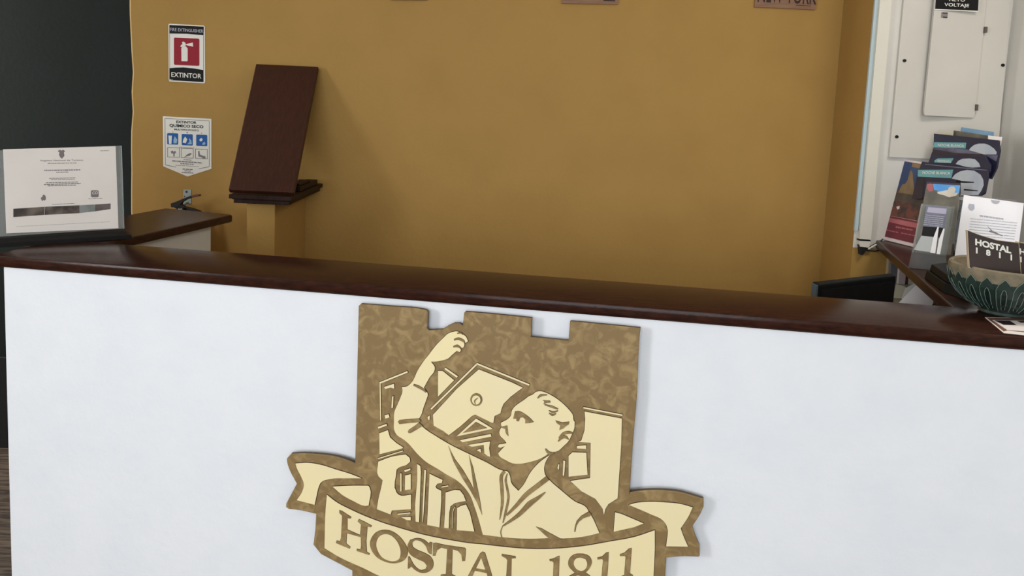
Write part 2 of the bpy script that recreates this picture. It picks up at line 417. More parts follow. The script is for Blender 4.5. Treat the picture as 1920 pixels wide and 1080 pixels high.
# right shelf top
SA, SB = onz(1790, 578, ZS), onz(1640, 447, ZS)
sd = (SB - SA).normalized()
def shelf_at(y): return SA + sd * ((y - SA.y) / sd.y)
q0 = cp(0, WD + .001, 0); t = (q0 - SA).dot(nrm) / sd.dot(nrm); sn = SA + sd * t
sf = shelf_at(YP - .001)
rn = cp((XR - .002 - P0.x - nrm.x * -(WD + .001)) / e.x, WD + .001, 0)
b = MB(); q = [sn, Vector((XR - .002, rn.y, 0)), Vector((XR - .002, YP - .001, 0)), sf]
b.rings([Vector((p.x, p.y, ZS - .028)) for p in q], [Vector((p.x, p.y, ZS - .001)) for p in q])
tag(b.build('side_shelf', M_woodside, bevel=.004), 'brown wooden side shelf on the right holding the brochures', 'shelf')

cl = thing('added_ceiling_lamp', (1.36, 1.62, 2.62), 'square white ceiling lamp, added unseen above the reception desk to light the back wall', 'lamp')  # made-up fixture around the added reception light, out of view
b = MB()
for a, c in (((1.13, 1.39), (1.59, 1.41)), ((1.13, 1.83), (1.59, 1.85)), ((1.13, 1.41), (1.15, 1.83)), ((1.57, 1.41), (1.59, 1.83))): b.box((a[0], a[1], 2.58), (c[0], c[1], 2.64))
b.box((1.13, 1.39, 2.64), (1.59, 1.85, 2.66)); b.box((1.33, 1.59, 2.66), (1.39, 1.65, ZC))
b.build('housing', M_panel, cl)

# ------------------------------------------------------------------ carved shield sign
TBK, GAP = .011, .015                              # board thickness, and the gap of its spacers
SP = Plane(FR.o + nrm * (TBK + GAP), nrm)                  # carved front of the board
TB = 0.0
def crop(x0, y0, sc): return lambda P: [(x0 + a / sc, y0 + c / sc) for a, c in P]
A = crop(640, 560, 4.153); D = crop(640, 760, 4.153); C = crop(900, 560, 4.153); E_ = crop(900, 760, 4.153)
F = crop(520, 830, 4.32); G = crop(900, 830, 4.32); H = crop(580, 920, 4.8); J = crop(900, 960, 4.8)
base = SP.at(930, 1300, -TBK / 2)
sign = thing('shield_sign', base, 'carved shield sign with a raised-arm man and HOSTAL 1811 banner on the white counter', 'sign')
outline = (A([(133, 58), (150, 42), (400, 62), (600, 78), (660, 90), (675, 110), (668, 235), (680, 248), (790, 240), (830, 215), (880, 192), (920, 192), (945, 208), (955, 112), (965, 103), (1075, 112)])
  + C([(405, 152), (398, 300), (690, 328), (700, 182), (710, 177), (1250, 230), (1243, 300), (1222, 760), (1195, 1080)]) + E_([(1165, 690)])
  + G([(1215, 403), (1300, 392), (1400, 386), (1520, 390), (1620, 402), (1720, 430), (1812, 457), (1812, 520), (1790, 570), (1720, 680), (1745, 760), (1780, 840), (1780, 918), (1770, 928), (1700, 925), (1620, 925), (1510, 935), (1500, 1080)])
  + [(1246, 1118), (1232, 1130), (1184, 1142), (1176, 1190), (1120, 1250), (1030, 1300), (925, 1345), (810, 1300), (715, 1240), (664, 1180), (660, 1082)]
  + F([(605, 1040), (350, 905), (290, 830), (305, 700), (312, 580), (180, 550), (90, 540), (68, 525), (70, 495), (110, 420), (155, 335), (95, 220), (75, 150), (75, 130), (110, 92), (200, 88), (330, 95), (450, 110), (560, 140), (628, 168), (632, 0)]))
b = MB(); ol = smooth(outline, 3, 18)
b.rings([SP.at(p[0], p[1], -TBK + .0005) for p in ol], [SP.at(p[0], p[1], TB - .002) for p in ol], 0, 1)
k = len(ol); inn = grow(ol, -1.6)
b.f.pop(-2); b.m.pop(-2)
b.v += [SP.at(p[0], p[1], TB) for p in inn]
for i in range(k): b.face((k + i, k + (i + 1) % k, 2 * k + (i + 1) % k, 2 * k + i), 0)
b.face(tuple(range(2 * k, 3 * k)), 0)
b.build('backboard', [M_bronze, M_rim], sign)
for x, y in ((720, 640), (1150, 680), (720, 1200), (1120, 1200)):
    b = MB(); b.cut(disc(x, y, 12, 16), SP, -TBK - GAP + .0003, -TBK + .0004); b.build('spacer', M_rim, sign)
Z1, Z2, Z3 = TB + .0022, TB + .0036, TB + .0048
def cream(name, *polys, sm=True, label=None):
    for p in polys:
        b = MB(); b.cut(smooth(p) if sm else p, SP, TB - .0005, Z1, 1.1, 0, 1); o = b.build(name, [M_cream, M_rim], sign, label=label)
    return o
def brown(name, *polys, sm=True, label=None, g=.7):
    for p in polys:
        b = MB(); b.cut(smooth(p) if sm else p, SP, Z1 - .0005, Z2, g, 0, 1); o = b.build(name, [M_bronze, M_rim], sign, label=label)
    return o
arm = (A([(412, 960), (415, 880), (440, 820), (465, 760), (478, 720), (475, 685), (505, 683), (540, 660), (600, 550), (650, 475), (690, 425), (740, 360), (800, 300), (830, 272), (865, 258), (905, 253), (940, 272), (970, 292), (988, 328), (972, 342), (948, 330), (960, 350), (955, 375), (940, 382), (922, 376), (933, 398), (925, 413), (900, 405), (870, 430), (830, 465), (790, 478), (740, 487), (700, 488), (730, 535), (728, 555), (690, 610), (645, 690), (675, 745), (665, 780), (640, 850), (625, 900), (607, 938), (612, 970), (635, 995)])
  + D([(740, 238), (840, 298), (1000, 378), (1130, 440), (1258, 505)])
  + E_([(215, 512), (232, 540), (245, 600), (300, 662), (335, 622), (400, 510), (470, 435), (545, 382), (515, 430), (500, 490), (515, 550), (548, 585), (640, 665), (740, 745), (828, 792), (845, 820), (870, 860), (930, 990), (850, 1010), (760, 1025), (640, 1032), (545, 1030), (400, 1035), (170, 1022)])
  + D([(1103, 1003), (1075, 900), (1040, 790), (1000, 690), (960, 635), (900, 580), (830, 540), (750, 490), (660, 435), (590, 370), (530, 300), (490, 265), (430, 222), (412, 180)]))
cream('figure_body', arm)
face = (E_([(165, 150), (165, 132), (215, 105), (240, 80), (250, 38)]) + C([(265, 845), (300, 815), (345, 785), (385, 755), (410, 745), (440, 722), (470, 718), (520, 732), (570, 758), (630, 800), (690, 858), (722, 900), (737, 955)])
  + E_([(738, 125), (735, 175), (715, 225), (690, 275), (650, 315), (610, 350), (570, 360), (545, 356), (530, 374), (512, 388), (450, 420), (380, 440), (310, 452), (250, 447), (205, 425), (150, 388), (143, 370), (160, 350), (195, 315), (150, 325), (140, 318), (150, 300), (185, 296), (208, 290), (190, 265), (160, 235), (152, 210), (158, 185), (172, 165)]))
cream('figure_head', face)
brown('figure_eye', E_([(262, 100), (275, 45), (300, 42), (350, 65), (395, 100), (418, 125), (400, 131), (355, 135), (355, 108), (335, 88), (312, 92), (302, 120), (287, 118), (285, 97), (270, 100)]))
brown('figure_nostril', E_([(172, 165), (212, 155), (222, 235), (205, 215), (200, 180), (175, 172)]))
brown('figure_hair', stroke(C([(450, 772), (475, 750), (522, 746)]), [1, 4, 1.2]), C([(492, 788), (545, 792), (548, 805), (520, 808), (495, 818), (505, 800)]),
      stroke(C([(505, 823), (560, 838), (607, 856)]), [1.2, 4, 2]), stroke(C([(538, 868), (570, 880), (607, 870)]), [1, 3.4, 1]), stroke(C([(540, 888), (565, 902), (592, 892)]), [1.5, 3.6, 1]),
      C([(588, 945), (640, 960), (695, 955), (690, 975), (665, 990), (650, 1005), (620, 1018), (628, 985), (600, 965)]), sm=False)
brown('figure_ear', stroke(E_([(615, 252), (650, 218), (690, 207), (722, 212)]), [1, 5, 5, 2]), stroke(E_([(610, 277), (640, 247), (668, 243), (690, 262)]), [1, 5, 5, 1]),
      stroke(E_([(512, 335), (525, 354), (545, 370), (575, 366)]), [1.4, 4.5, 5, 2]), sm=False)
brown('sleeve_fold', stroke(A([(566, 668), (600, 682), (640, 705), (662, 725)]), [3, 4.5, 4, 2]), A([(445, 955), (455, 943), (520, 936), (607, 930), (622, 950), (600, 958), (520, 965), (455, 972)]),
      A([(522, 1032), (530, 1018), (580, 985), (607, 962), (635, 985), (580, 1020), (540, 1042), (526, 1042)]), stroke(A([(880, 318), (915, 310), (950, 325), (962, 342)]), [2, 4.5, 4, 1]),
      stroke(A([(875, 372), (905, 366), (932, 382)]), [2, 4.5, 2]), stroke(A([(905, 268), (930, 264), (948, 276)]), [1, 2.4, 1]), sm=False)
brown('jacket_fold', F([(1387, 20), (1440, 130), (1500, 210), (1560, 310), (1594, 378), (1572, 200), (1555, 95), (1585, 190), (1615, 330), (1640, 450), (1660, 578), (1620, 480), (1570, 390), (1500, 280), (1430, 150)]),
      G([(882, 553), (903, 575), (890, 590), (840, 605), (800, 635), (780, 670), (772, 715), (765, 715), (772, 670), (785, 630), (820, 590)]), G([(455, 675), (500, 690), (570, 730), (660, 776), (565, 776), (520, 735)]), sm=False)
brown('collar', stroke(E_([(192, 510), (166, 555), (172, 650), (174, 760), (155, 885)]), [5, 6, 6, 5, 1]), stroke(E_([(214, 527), (201, 580), (214, 650), (222, 720), (200, 830), (180, 910)]), [1, 3.6, 4, 4, 4, 1.4]),
      stroke(E_([(528, 562), (450, 622), (360, 692), (280, 780), (208, 852)]), [9, 8.5, 8, 6, 3]), stroke(E_([(510, 672), (455, 715), (385, 765), (300, 850), (180, 935)]), [1, 6, 10, 7, 2]),
      stroke(E_([(178, 935), (163, 980), (170, 1022)]), [1, 1.5, 1.5]), sm=False, g=.4)
# town behind the figure
cream('left_house', stroke(A([(300, 655), (518, 567)]), 3), stroke(A([(304, 660), (309, 945)]), 1.8), A([(335, 685), (412, 660), (415, 698), (385, 690), (345, 702)]), A([(398, 760), (408, 755), (405, 845), (392, 850)]), A([(340, 905), (370, 897), (378, 922), (345, 932)]),
      A([(288, 995), (355, 972), (358, 985), (290, 1010)]), D([(298, 215), (365, 190), (380, 245), (430, 290), (485, 325), (470, 335), (390, 355), (300, 378)]), stroke(D([(288, 412), (482, 352)]), 1.8), sm=False)
cream('street_wall', F([(820, 150), (930, 110), (1040, 92), (1075, 125), (1078, 150), (1050, 175), (985, 200), (968, 215), (968, 400), (985, 418), (1085, 418), (1085, 535), (930, 545), (920, 578), (808, 535), (822, 450), (850, 330), (855, 300), (820, 265)]))
cream('street_window', F([(1030, 220), (1080, 205), (1080, 218), (1035, 235)]), F([(1037, 262), (1083, 252), (1083, 375), (1035, 380)]), F([(998, 245), (1008, 245), (1008, 390), (998, 392)]), F([(975, 572), (1080, 561), (1080, 569), (978, 580)]), F([(1005, 600), (1083, 598), (1083, 625), (1050, 622)]), sm=False)
cream('street_post', F([(1135, 170), (1160, 185), (1165, 230), (1150, 640), (1122, 635), (1118, 500), (1135, 300)]), F([(1193, 215), (1207, 220), (1188, 560), (1180, 640), (1176, 638), (1180, 500)]), sm=False)
cream('street_door', F([(1235, 248), (1290, 275), (1340, 298), (1335, 322), (1300, 328), (1282, 352), (1295, 370), (1330, 385), (1330, 470), (1315, 682), (1215, 662)]), F([(1365, 400), (1440, 378), (1480, 382), (1510, 420), (1528, 468), (1440, 485), (1405, 510), (1395, 560), (1390, 690), (1352, 685), (1360, 560)]),
      F([(1458, 525), (1490, 508), (1530, 497), (1560, 560), (1597, 715), (1455, 705)]), stroke(F([(1332, 356), (1388, 346)]), 2), stroke(F([(1418, 690), (1424, 560), (1440, 515)]), 1), sm=False)
cream('house_roof_line', stroke(A([(700, 858), (1058, 506)]), 3), stroke(A([(1054, 503)]) + C([(385, 670)]), 3), A([(672, 920), (690, 905), (690, 940), (680, 942)]), stroke(A([(808, 540), (905, 608)]), 3.4), stroke(C([(805, 846), (960, 876), (1110, 905)]), 2.6), sm=False)
cream('house_gable', A([(755, 560), (790, 560), (880, 632), (755, 760)]), sm=False)
cream('house_wall', A([(1072, 548), (1330, 650), (1414, 690), (1380, 715), (1320, 760), (1265, 815), (1250, 850), (1240, 890), (1195, 910), (1185, 965), (1170, 962), (1045, 900), (1020, 910), (930, 990), (838, 1060), (800, 1030), (720, 985), (715, 900), (735, 880), (900, 700)]), sm=False)
brown('gable_roundel', disc(*A([(1053, 783)])[0], 10.8, 28, 11.6))
b = MB(); b.cut(disc(*A([(1053, 783)])[0], 8, 24, 8.6), SP, Z2 - .0004, Z3, .4, 0, 1); b.build('roundel_face', [M_cream, M_rim], sign)
b = MB(); b.cut(stroke(A([(1068, 765), (1042, 790), (1050, 820)]), [1, 3, 1]), SP, Z3 - .0004, Z3 + .0006); b.build('roundel_mark', [M_bronze], sign)
cream('portico', A([(1050, 930), (1182, 1010), (898, 1070)]), D([(925, 268), (1165, 220), (1170, 240), (945, 285)]), D([(985, 305), (1160, 278), (1152, 330), (1162, 398), (1135, 388), (1115, 370), (1110, 305), (1020, 320)]), D([(1056, 346), (1085, 334), (1090, 364)]), sm=False)
brown('portico_pediment', A([(1050, 958), (1135, 1003), (950, 1041)]), sm=False)
cream('right_house', E_([(815, 45), (1105, 100), (1100, 300), (1085, 520), (1072, 720), (1000, 765), (978, 800), (965, 850), (955, 800), (900, 725), (790, 665), (705, 585), (858, 562), (862, 288), (765, 282), (790, 270), (815, 190), (820, 100)]), sm=False)
cream('right_window', E_([(755, 313), (827, 308), (827, 337), (755, 332)]), E_([(690, 390), (720, 362), (828, 366), (838, 537), (690, 552)]), E_([(650, 425), (664, 430), (656, 547), (644, 540)]), E_([(611, 455), (618, 455), (615, 500), (604, 485)]), sm=False)
# ribbon
cream('banner_tail', F([(150, 165), (250, 160), (370, 180), (480, 215), (580, 245), (685, 285), (560, 285), (440, 290), (355, 320), (340, 350), (320, 430), (305, 500), (160, 462), (205, 390), (218, 340), (190, 260), (160, 200)]))
cream('banner_tail', G([(1205, 500), (1260, 485), (1370, 475), (1500, 480), (1620, 492), (1722, 520), (1690, 590), (1625, 690), (1650, 760), (1685, 838), (1508, 835), (1510, 665), (1480, 625), (1380, 575)]))
cream('banner_fold', F([(450, 352), (600, 345), (740, 345), (750, 360), (742, 505), (715, 508), (620, 470), (530, 420)]), sm=True)
cream('banner_fold', G([(1095, 560), (1150, 575), (1325, 650), (1250, 680), (1082, 718)]), sm=False)
cream('banner', F([(405, 418), (470, 470), (600, 540), (800, 625), (1000, 690), (1200, 745), (1400, 785), (1600, 815)]) + G([(0, 818), (150, 835), (300, 850), (500, 858), (650, 852), (850, 832), (1050, 797), (1250, 760), (1415, 705), (1415, 860), (1405, 1080)])
      + [(1224, 1100), (1150, 1122), (1060, 1134), (980, 1134), (850, 1118), (780, 1102)] + F([(840, 1080), (700, 1012), (500, 920), (385, 850), (395, 520)]))
def letter(p, holes=(), sm=True):
    o = brown('letter', p, sm=sm)
    for h in holes:
        b = MB(); b.cut(smooth(h), SP, Z2 - .0006, Z2 + .0006, .6, 0, 1); b.build('letter_counter', [M_cream, M_rim], o)
    return o
letter(H([(275, 172), (300, 180), (330, 200), (380, 232), (372, 245), (345, 240), (345, 345), (460, 395), (470, 300), (440, 270), (450, 252), (500, 275), (565, 310), (555, 322), (525, 315), (515, 450), (520, 545), (545, 560), (540, 572), (430, 535), (432, 520), (465, 525), (470, 490), (468, 412), (340, 376), (335, 470), (372, 500), (365, 515), (245, 465), (250, 445), (280, 450), (290, 420), (300, 220), (275, 195)]), sm=False)
letter(H([(550, 470), (562, 425), (600, 375), (660, 350), (730, 355), (800, 395), (850, 450), (885, 520), (885, 570), (860, 612), (810, 640), (740, 645), (680, 630), (610, 590), (565, 530)]), [H([(608, 470), (640, 400), (680, 383), (730, 390), (780, 430), (815, 490), (826, 560), (810, 608), (770, 626), (710, 618), (660, 590), (625, 540)])])
letter(H([(1108, 462), (1090, 458), (1075, 470), (1040, 440), (970, 422), (910, 440), (888, 490), (890, 530), (915, 570), (980, 610), (1040, 640), (1062, 670), (1050, 700), (1010, 710), (960, 680), (920, 620), (905, 588), (893, 590), (890, 695), (905, 690), (915, 670), (960, 710), (1010, 732), (1070, 725), (1110, 690), (1118, 640), (1095, 590), (1040, 555), (970, 525), (932, 495), (928, 462), (950, 442), (1000, 447), (1050, 490), (1085, 560), (1100, 565)]), sm=True)
letter(H([(1118, 468), (1140, 465), (1230, 485), (1400, 510), (1410, 520), (1402, 625), (1380, 628), (1372, 570), (1340, 535), (1290, 520), (1283, 745), (1320, 765), (1318, 782), (1185, 765), (1190, 750), (1232, 748), (1245, 520), (1190, 505), (1150, 530), (1135, 578), (1115, 578)]), sm=False)
letter(H([(1560, 545), (1582, 552), (1640, 740), (1665, 840), (1690, 850), (1690, 865), (1590, 850), (1590, 835), (1620, 830), (1600, 735), (1490, 712), (1460, 780), (1490, 800), (1485, 815), (1390, 795), (1400, 780), (1425, 775), (1480, 670), (1540, 560)]), [H([(1550, 596), (1587, 702), (1505, 688)])], sm=False)
letter(H([(1735, 565), (1760, 570), (1855, 585), (1858, 600), (1820, 605), (1815, 850), (1930, 870), (1945, 798), (1962, 798), (1955, 900), (1740, 865), (1745, 850), (1770, 845), (1785, 620), (1770, 600), (1735, 582)]), sm=False)
letter(J([(700, 395), (715, 390), (708, 590), (710, 630), (728, 645), (726, 658), (632, 655), (634, 642), (656, 636), (660, 590), (665, 450), (650, 435), (630, 435), (628, 420), (660, 415)]), sm=False)
letter(J([(900, 370), (840, 382), (800, 430), (800, 480), (835, 522), (855, 543), (795, 580), (768, 630), (785, 675), (850, 695), (930, 692), (990, 665), (1010, 625), (1000, 580), (950, 540), (990, 490), (1005, 440), (985, 395), (945, 375)]),
       [J([(895, 402), (860, 415), (845, 450), (855, 485), (890, 515), (922, 520), (955, 495), (965, 450), (950, 415)]), J([(885, 562), (835, 588), (812, 628), (835, 660), (880, 672), (935, 664), (955, 630), (945, 595), (915, 572)])])
letter(J([(1135, 362), (1157, 356), (1150, 500), (1142, 590), (1162, 602), (1160, 618), (1072, 620), (1074, 604), (1096, 598), (1102, 500), (1110, 430), (1100, 415), (1060, 420), (1058, 405), (1100, 395)]), sm=False)
letter(J([(1340, 325), (1364, 320), (1355, 450), (1348, 548), (1375, 562), (1372, 580), (1275, 585), (1278, 570), (1300, 563), (1312, 400), (1300, 388), (1262, 390), (1260, 376), (1300, 362)]), sm=False)

# ------------------------------------------------------------------ wall signs
WB = WY(YB)
X6 = crop(280, 20, 6.75)
sg = thing('extinguisher_sign', WB.at(350, 154), 'small red, white and black sign with an extinguisher pictogram reading EXTINTOR on the ochre wall', 'sign')
def poly_part(name, m, parent, pl, d0, d1, *polys, sm=False, label=None):
    b = MB()
    for p in polys: b.cut(smooth(p) if sm else p, pl, d0, d1)
    return b.build(name, m, parent, label=label)
def xf(px, tl, tr, bl):  # unit square -> picture parallelogram
    return [(tl[0] + (tr[0] - tl[0]) * a + (bl[0] - tl[0]) * c, tl[1] + (tr[1] - tl[1]) * a + (bl[1] - tl[1]) * c) for a, c in px]
tl, tr, bl = X6([(245, 165), (705, 190), (250, 895)])
poly_part('plate', M_signw, sg, WB, 0.0003, .003, xf(rrect(0, 0, 1, 1, .035), tl, tr, bl))
D1, D2, D3 = .0034, .0039, .0044
poly_part('top_band', M_inkd, sg, WB, .0028, D1, X6([(258, 182), (693, 203), (690, 312), (480, 294), (258, 290)]))
poly_part('bottom_band', M_inkd, sg, WB, .0028, D1, X6([(258, 728), (340, 721), (440, 719), (560, 730), (690, 752), (690, 905), (258, 880)]))
poly_part('side_line', M_ink, sg, WB, .0028, D1, stroke(X6([(261, 290), (261, 728)]), .8)); poly_part('side_line', M_ink, sg, WB, .0028, D1, stroke(X6([(690, 312), (690, 752)]), .8))
t4 = X6([(316, 340), (638, 355), (316, 686)])
poly_part('red_square', M_red, sg, WB, .0028, D1, xf(rrect(0, 0, 1, 1, .05), *t4))
poly_part('extinguisher_pictogram', M_signw, sg, WB, D1 - .0002, D2, X6([(410, 480), (420, 460), (445, 448), (470, 455), (490, 480), (490, 630), (484, 642), (412, 640)]),
          X6([(418, 400), (435, 392), (455, 402), (468, 425), (465, 446), (440, 450), (410, 462), (398, 455), (405, 438), (425, 425)]), X6([(470, 424), (555, 405), (560, 457), (475, 438)]))
b = MB(); put_text(b, 'EXTINTOR', *X6([(284, 778), (663, 800), (284, 838)]), WB, D2); b.build('lettering', M_signw, sg)
b = MB(); put_text(b, 'FIRE EXTINGUISHER', *X6([(268, 217), (688, 240), (268, 258)]), WB, D2); b.build('small_lettering', M_inkl, sg)
b = MB(); words(b, *X6([(262, 866)])[0], *X6([(298, 868)])[0], 1.6, WB, D2); b.build('maker_mark', M_inkl, sg)

X5 = crop(290, 200, 4.907)
sg = thing('chemical_sign', WB.at(352, 331), 'white pennant-shaped QUIMICO SECO sign with blue pictograms, below the EXTINTOR sign', 'sign')
poly_part('plate', M_signw, sg, WB, .0003, .003, X5([(78, 88), (525, 112), (525, 572), (305, 642), (82, 548)]))
poly_part('border_line', M_ink, sg, WB, .0028, D1, stroke(X5([(98, 108), (505, 130)]), .9), stroke(X5([(505, 130), (505, 552)]), .9), stroke(X5([(505, 552), (412, 570)]), 1.1), stroke(X5([(98, 108), (102, 535)]), .9), stroke(X5([(102, 535), (197, 555)]), 1.1))
b = MB()
put_text(b, 'EXTINTOR', *X5([(203, 127), (388, 135), (203, 151)]), WB, D2, 0, .03); put_text(b, 'QUIMICO SECO', *X5([(140, 158), (452, 172), (140, 190)]), WB, D2, 0, .03)
put_text(b, 'MULTIPROPOSITO', *X5([(185, 200), (410, 212), (185, 216)]), WB, D2)
put_text(b, 'A', *X5([(165, 228), (176, 228), (165, 238)]), WB, D2); put_text(b, 'B', *X5([(297, 233), (308, 233), (297, 244)]), WB, D2); put_text(b, 'C', *X5([(430, 238), (441, 238), (430, 248)]), WB, D2)
b.build('lettering', M_inkd, sg)
for qx, white, light in (((118, 242), [(130, 265), (162, 266), (158, 342), (136, 342)], [(188, 272), (212, 302), (206, 336), (178, 336), (176, 308)]),
                         ((252, 250), [(284, 275), (304, 300), (290, 336), (262, 330), (268, 300)], [(300, 347), (325, 322), (318, 285), (340, 310), (346, 345)]),
                         ((385, 256), [(415, 302), (432, 286), (446, 302), (436, 318), (420, 318)], [(445, 335), (462, 320), (472, 340), (458, 352), (440, 348)])):
    o = poly_part('blue_pictogram', M_blue, sg, WB, .0028, D1, xf(rrect(0, 0, 1, 1, .09), *X5([qx, (qx[0] + 102, qx[1] + 4), (qx[0], qx[1] + 104)])))
    poly_part('white_figure', M_signw, o, WB, D1 - .0002, D2, X5(white)); poly_part('pale_figure', M_lblue, o, WB, D1 - .0002, D2, X5(light))
for q, fig in (((122, 375), [(150, 412), (166, 402), (178, 414), (192, 404), (200, 424), (188, 430), (186, 458), (176, 458), (174, 432), (156, 428)]),
               ((248, 382), [(272, 468), (300, 440), (330, 425), (345, 432), (325, 452), (300, 456)]),
               ((378, 388), [(402, 410), (414, 404), (420, 440), (445, 450), (470, 456), (472, 474), (450, 476), (425, 462), (405, 458)])):
    a = (q[0], q[1]); c = (q[0] + 110, q[1] + 5); d = (q[0], q[1] + 86); g2 = (c[0], c[1] + 86)
    o = poly_part('outlined_pictogram', M_inkd, sg, WB, .0028, D1, *[stroke(X5([u1, u2]), .7) for u1, u2 in ((a, c), (c, g2), (g2, d), (d, a))])
    poly_part('dark_figure', M_ink, o, WB, .0028, D1, X5(fig))
b = MB()
for i, (x0, y0, x1, y1, h) in enumerate(((230, 370, 375, 378, 5), (270, 484, 342, 488, 6), (165, 492, 440, 512, 11), (240, 518, 362, 526, 9), (195, 536, 408, 548, 4), (260, 568, 355, 574, 9), (278, 585, 340, 590, 7), (252, 598, 362, 606, 9))):
    words(b, *X5([(x0, y0)])[0], *X5([(x1, y1)])[0], h / 4.9, WB, D2, 0, i)
b.build('small_print', M_ink, sg, kind='stuff')
# wooden plaques along the top of the frame
pq_label = ['leftmost wooden plaque on the ochre wall, only a sliver at the top edge', 'middle wooden plaque on the ochre wall at the top edge', 'right-hand wooden plaque with dark NEW YORK letters at the top edge']
for i, (xa, ya, xb, yb, up) in enumerate(((733, .2, 801, .8, 60), (1053, 6.5, 1158, 8.8, 78), (1413.5, 13.5, 1527.5, 18.5, 88))):
    rt = thing('wall_plaque', WB.at((xa + xb) / 2, yb), pq_label[i], 'plaque', 'wooden plaques on the ochre wall')
    sl_ = -.07
    poly_part('plate', M_plaq, rt, WB, .0008, .008, [(xa, ya), (xb, yb), (xb + up * .085, yb - up), (xa + up * .085, ya - up)])
    if i == 2:
        b = MB(); put_text(b, 'NEW YORK', (1421, -28), (1531, -23), (1419, 4.5), WB, .0084); b.build('lettering', M_plaqd, rt)
        poly_part('small_mark', M_plaqd, rt, WB, .0078, .0083, stroke([(1491, 10.5), (1519, 11.8)], 1.0))
    else:
        poly_part('small_mark', M_plaqd, rt, WB, .0078, .0083, [(xb - 27, yb - 9), (xb - 5, yb - 8), (xb - 5, yb - 5.6), (xb - 27, yb - 6.4)])
# wall hook
hk = WB.at(1561, 438)
b = MB(); b.lathe((0, 0, 0), [(.009, 0), (.009, .003), (.004, .005), (.003, .012)], 14)
b.v = [hk + Vector((p.x, -p.z, p.y)) for p in b.v]
tag(b.build('wall_hook', M_yellow, smoothed=True), 'small painted-over hook low on the ochre wall near the right corner', 'hook')

# ------------------------------------------------------------------ extinguisher behind the side counter
YE = 2.94; PE = WY(YE)
c = PE.at(341, 392)
brk = thing('wall_bracket', WB.at(351, 384), 'galvanised metal bracket screwed to the ochre wall above the side countertop', 'bracket')
poly_part('plate', M_metal, brk, WB, .0003, .003, [(344.5, 355), (359, 355.5), (359.5, 381), (352, 384), (343, 382)])
poly_part('screw', M_black, brk, WB, .0028, .0045, disc(350.5, 359.5, 2), label='dark screw head')
poly_part('screw', M_black, brk, WB, .0028, .0045, disc(347, 368.5, 1.2), label='dark screw head')
b = MB(); q = WB.at(352, 380, .003); b.tube([q, q + Vector((0, -.03, -.004)), q + Vector((0, -.06, -.006)), q + Vector((0, -.075, .006))], .004, 8); b.build('hook', M_metal, brk, smoothed=True)
fe = thing('fire_extinguisher', (c.x, YE, c.z - .50), 'fire extinguisher with black lever handle hanging behind the left side countertop', 'fire extinguisher')
b = MB(); b.lathe((c.x, YE, c.z - .50), [(.001, .004), (.05, .0), (.056, .008), (.057, .36), (.05, .40), (.03, .435), (.018, .445), (.018, .46), (.001, .46)], 32); b.build('cylinder', M_redpaint, fe, smoothed=True)
b = MB(); b.lathe((c.x, YE, c.z - .045), [(.001, 0), (.019, 0), (.019, .02), (.014, .024), (.014, .048), (.001, .05)], 20); b.build('valve', M_metal, fe, smoothed=True)
def thick(name, m, parent, poly, y, t, label=None, bevel=.0015):
    P = WY(y); b = MB(); b.cut(poly, P, -t / 2, t / 2); return b.build(name, m, parent, label=label, bevel=bevel)
thick('lever', M_black, fe, [(322, 381), (333, 377), (345, 372), (360, 366), (362, 370), (350, 374.5), (343, 379), (338, 388), (323, 388)], YE, .022)
thick('lever_tip', M_maroon, fe, [(360, 366), (368, 364.4), (375, 364.5), (375.5, 367.5), (369, 369), (361.5, 370.2)], YE, .022, 'maroon lever tip')
thick('grip', M_black, fe, [(328, 388), (340, 382), (348, 387), (362, 390.5), (372, 394), (378, 396.5), (370, 396.6), (355, 395), (336, 393.5)], YE, .02)
b = MB(); q = PE.at(346, 391); b.tube([q + Vector((.0, -.012, 0)), q + Vector((.012, -.03, -.02)), q + Vector((.03, -.04, -.12)), q + Vector((.05, -.045, -.3))], .008, 10); b.build('hose', M_black, fe, smoothed=True)

# ------------------------------------------------------------------ short wall stub with wooden cap, board leaning on it
YS = 2.66
x0 = WY(YS).at(462, 430).x; x1 = WY(YS).at(515, 430).x; xk = WY(YB).at(572, 430).x
zc0 = WY(YS).at(490, 380).z
st = thing('stub_wall', ((x0 + x1) / 2, (YS + YB) / 2, 0), 'ochre plastered stub wall with a dark wooden cap, standing out from the back wall', 'pedestal')
b = MB(); b.prism([(x0, YS), (x1, YS), (xk, YB - .001), (xk - (x1 - x0), YB - .001)], 0, zc0); b.build('shaft', M_yellow, st, bevel=.004)
YC = 2.61; PC = WY(YC)
ca, cb_ = PC.at(430, 372), PC.at(545, 375); cr = WB.at(606, 362)
cz0, cz1 = zc0 + .0005, PC.at(428, 364).z
h1 = cz0 + (cz1 - cz0) * .45
b = MB()
b.prism([(ca.x + .010, YC + .010), (cb_.x - .008, YC + .010), (cb_.x - .01, YB - .002), (ca.x + .010, YB - .002)], cz0, h1)
b.prism([(ca.x - .002, YC), (cb_.x + .002, YC), (cb_.x, YB - .002), (ca.x - .002, YB - .002)], h1 + .002, cz1)
b.prism([(ca.x + .006, YC + .006), (cb_.x - .004, YC + .006), (cb_.x - .006, YB - .002), (ca.x + .006, YB - .002)], h1 - .001, h1 + .003)
b.build('cap', M_cap, st, bevel=.0025)
pz = cz1 + .0008
bl = Plane((0, YC + .004, 0), (0, -1, 0)); 
BL, BR = PC.at(425.5, 363), PC.at(549, 366.5); TLp, TRp = WY(YB - .03).at(480, 126), WY(YB - .03).at(597, 130)
wv = Vector((1, .0, 0)); zb_ = pz
B0 = Vector((BL.x, YC + .012, zb_)); up = (Vector((TLp.x, YB - .032, TLp.z)) - B0); L = up.length; up.normalize()
wdt = ((BR.x - BL.x) + (TRp.x - TLp.x)) / 2
back = Vector((0, up.z, -up.y)).normalized()
b = MB()
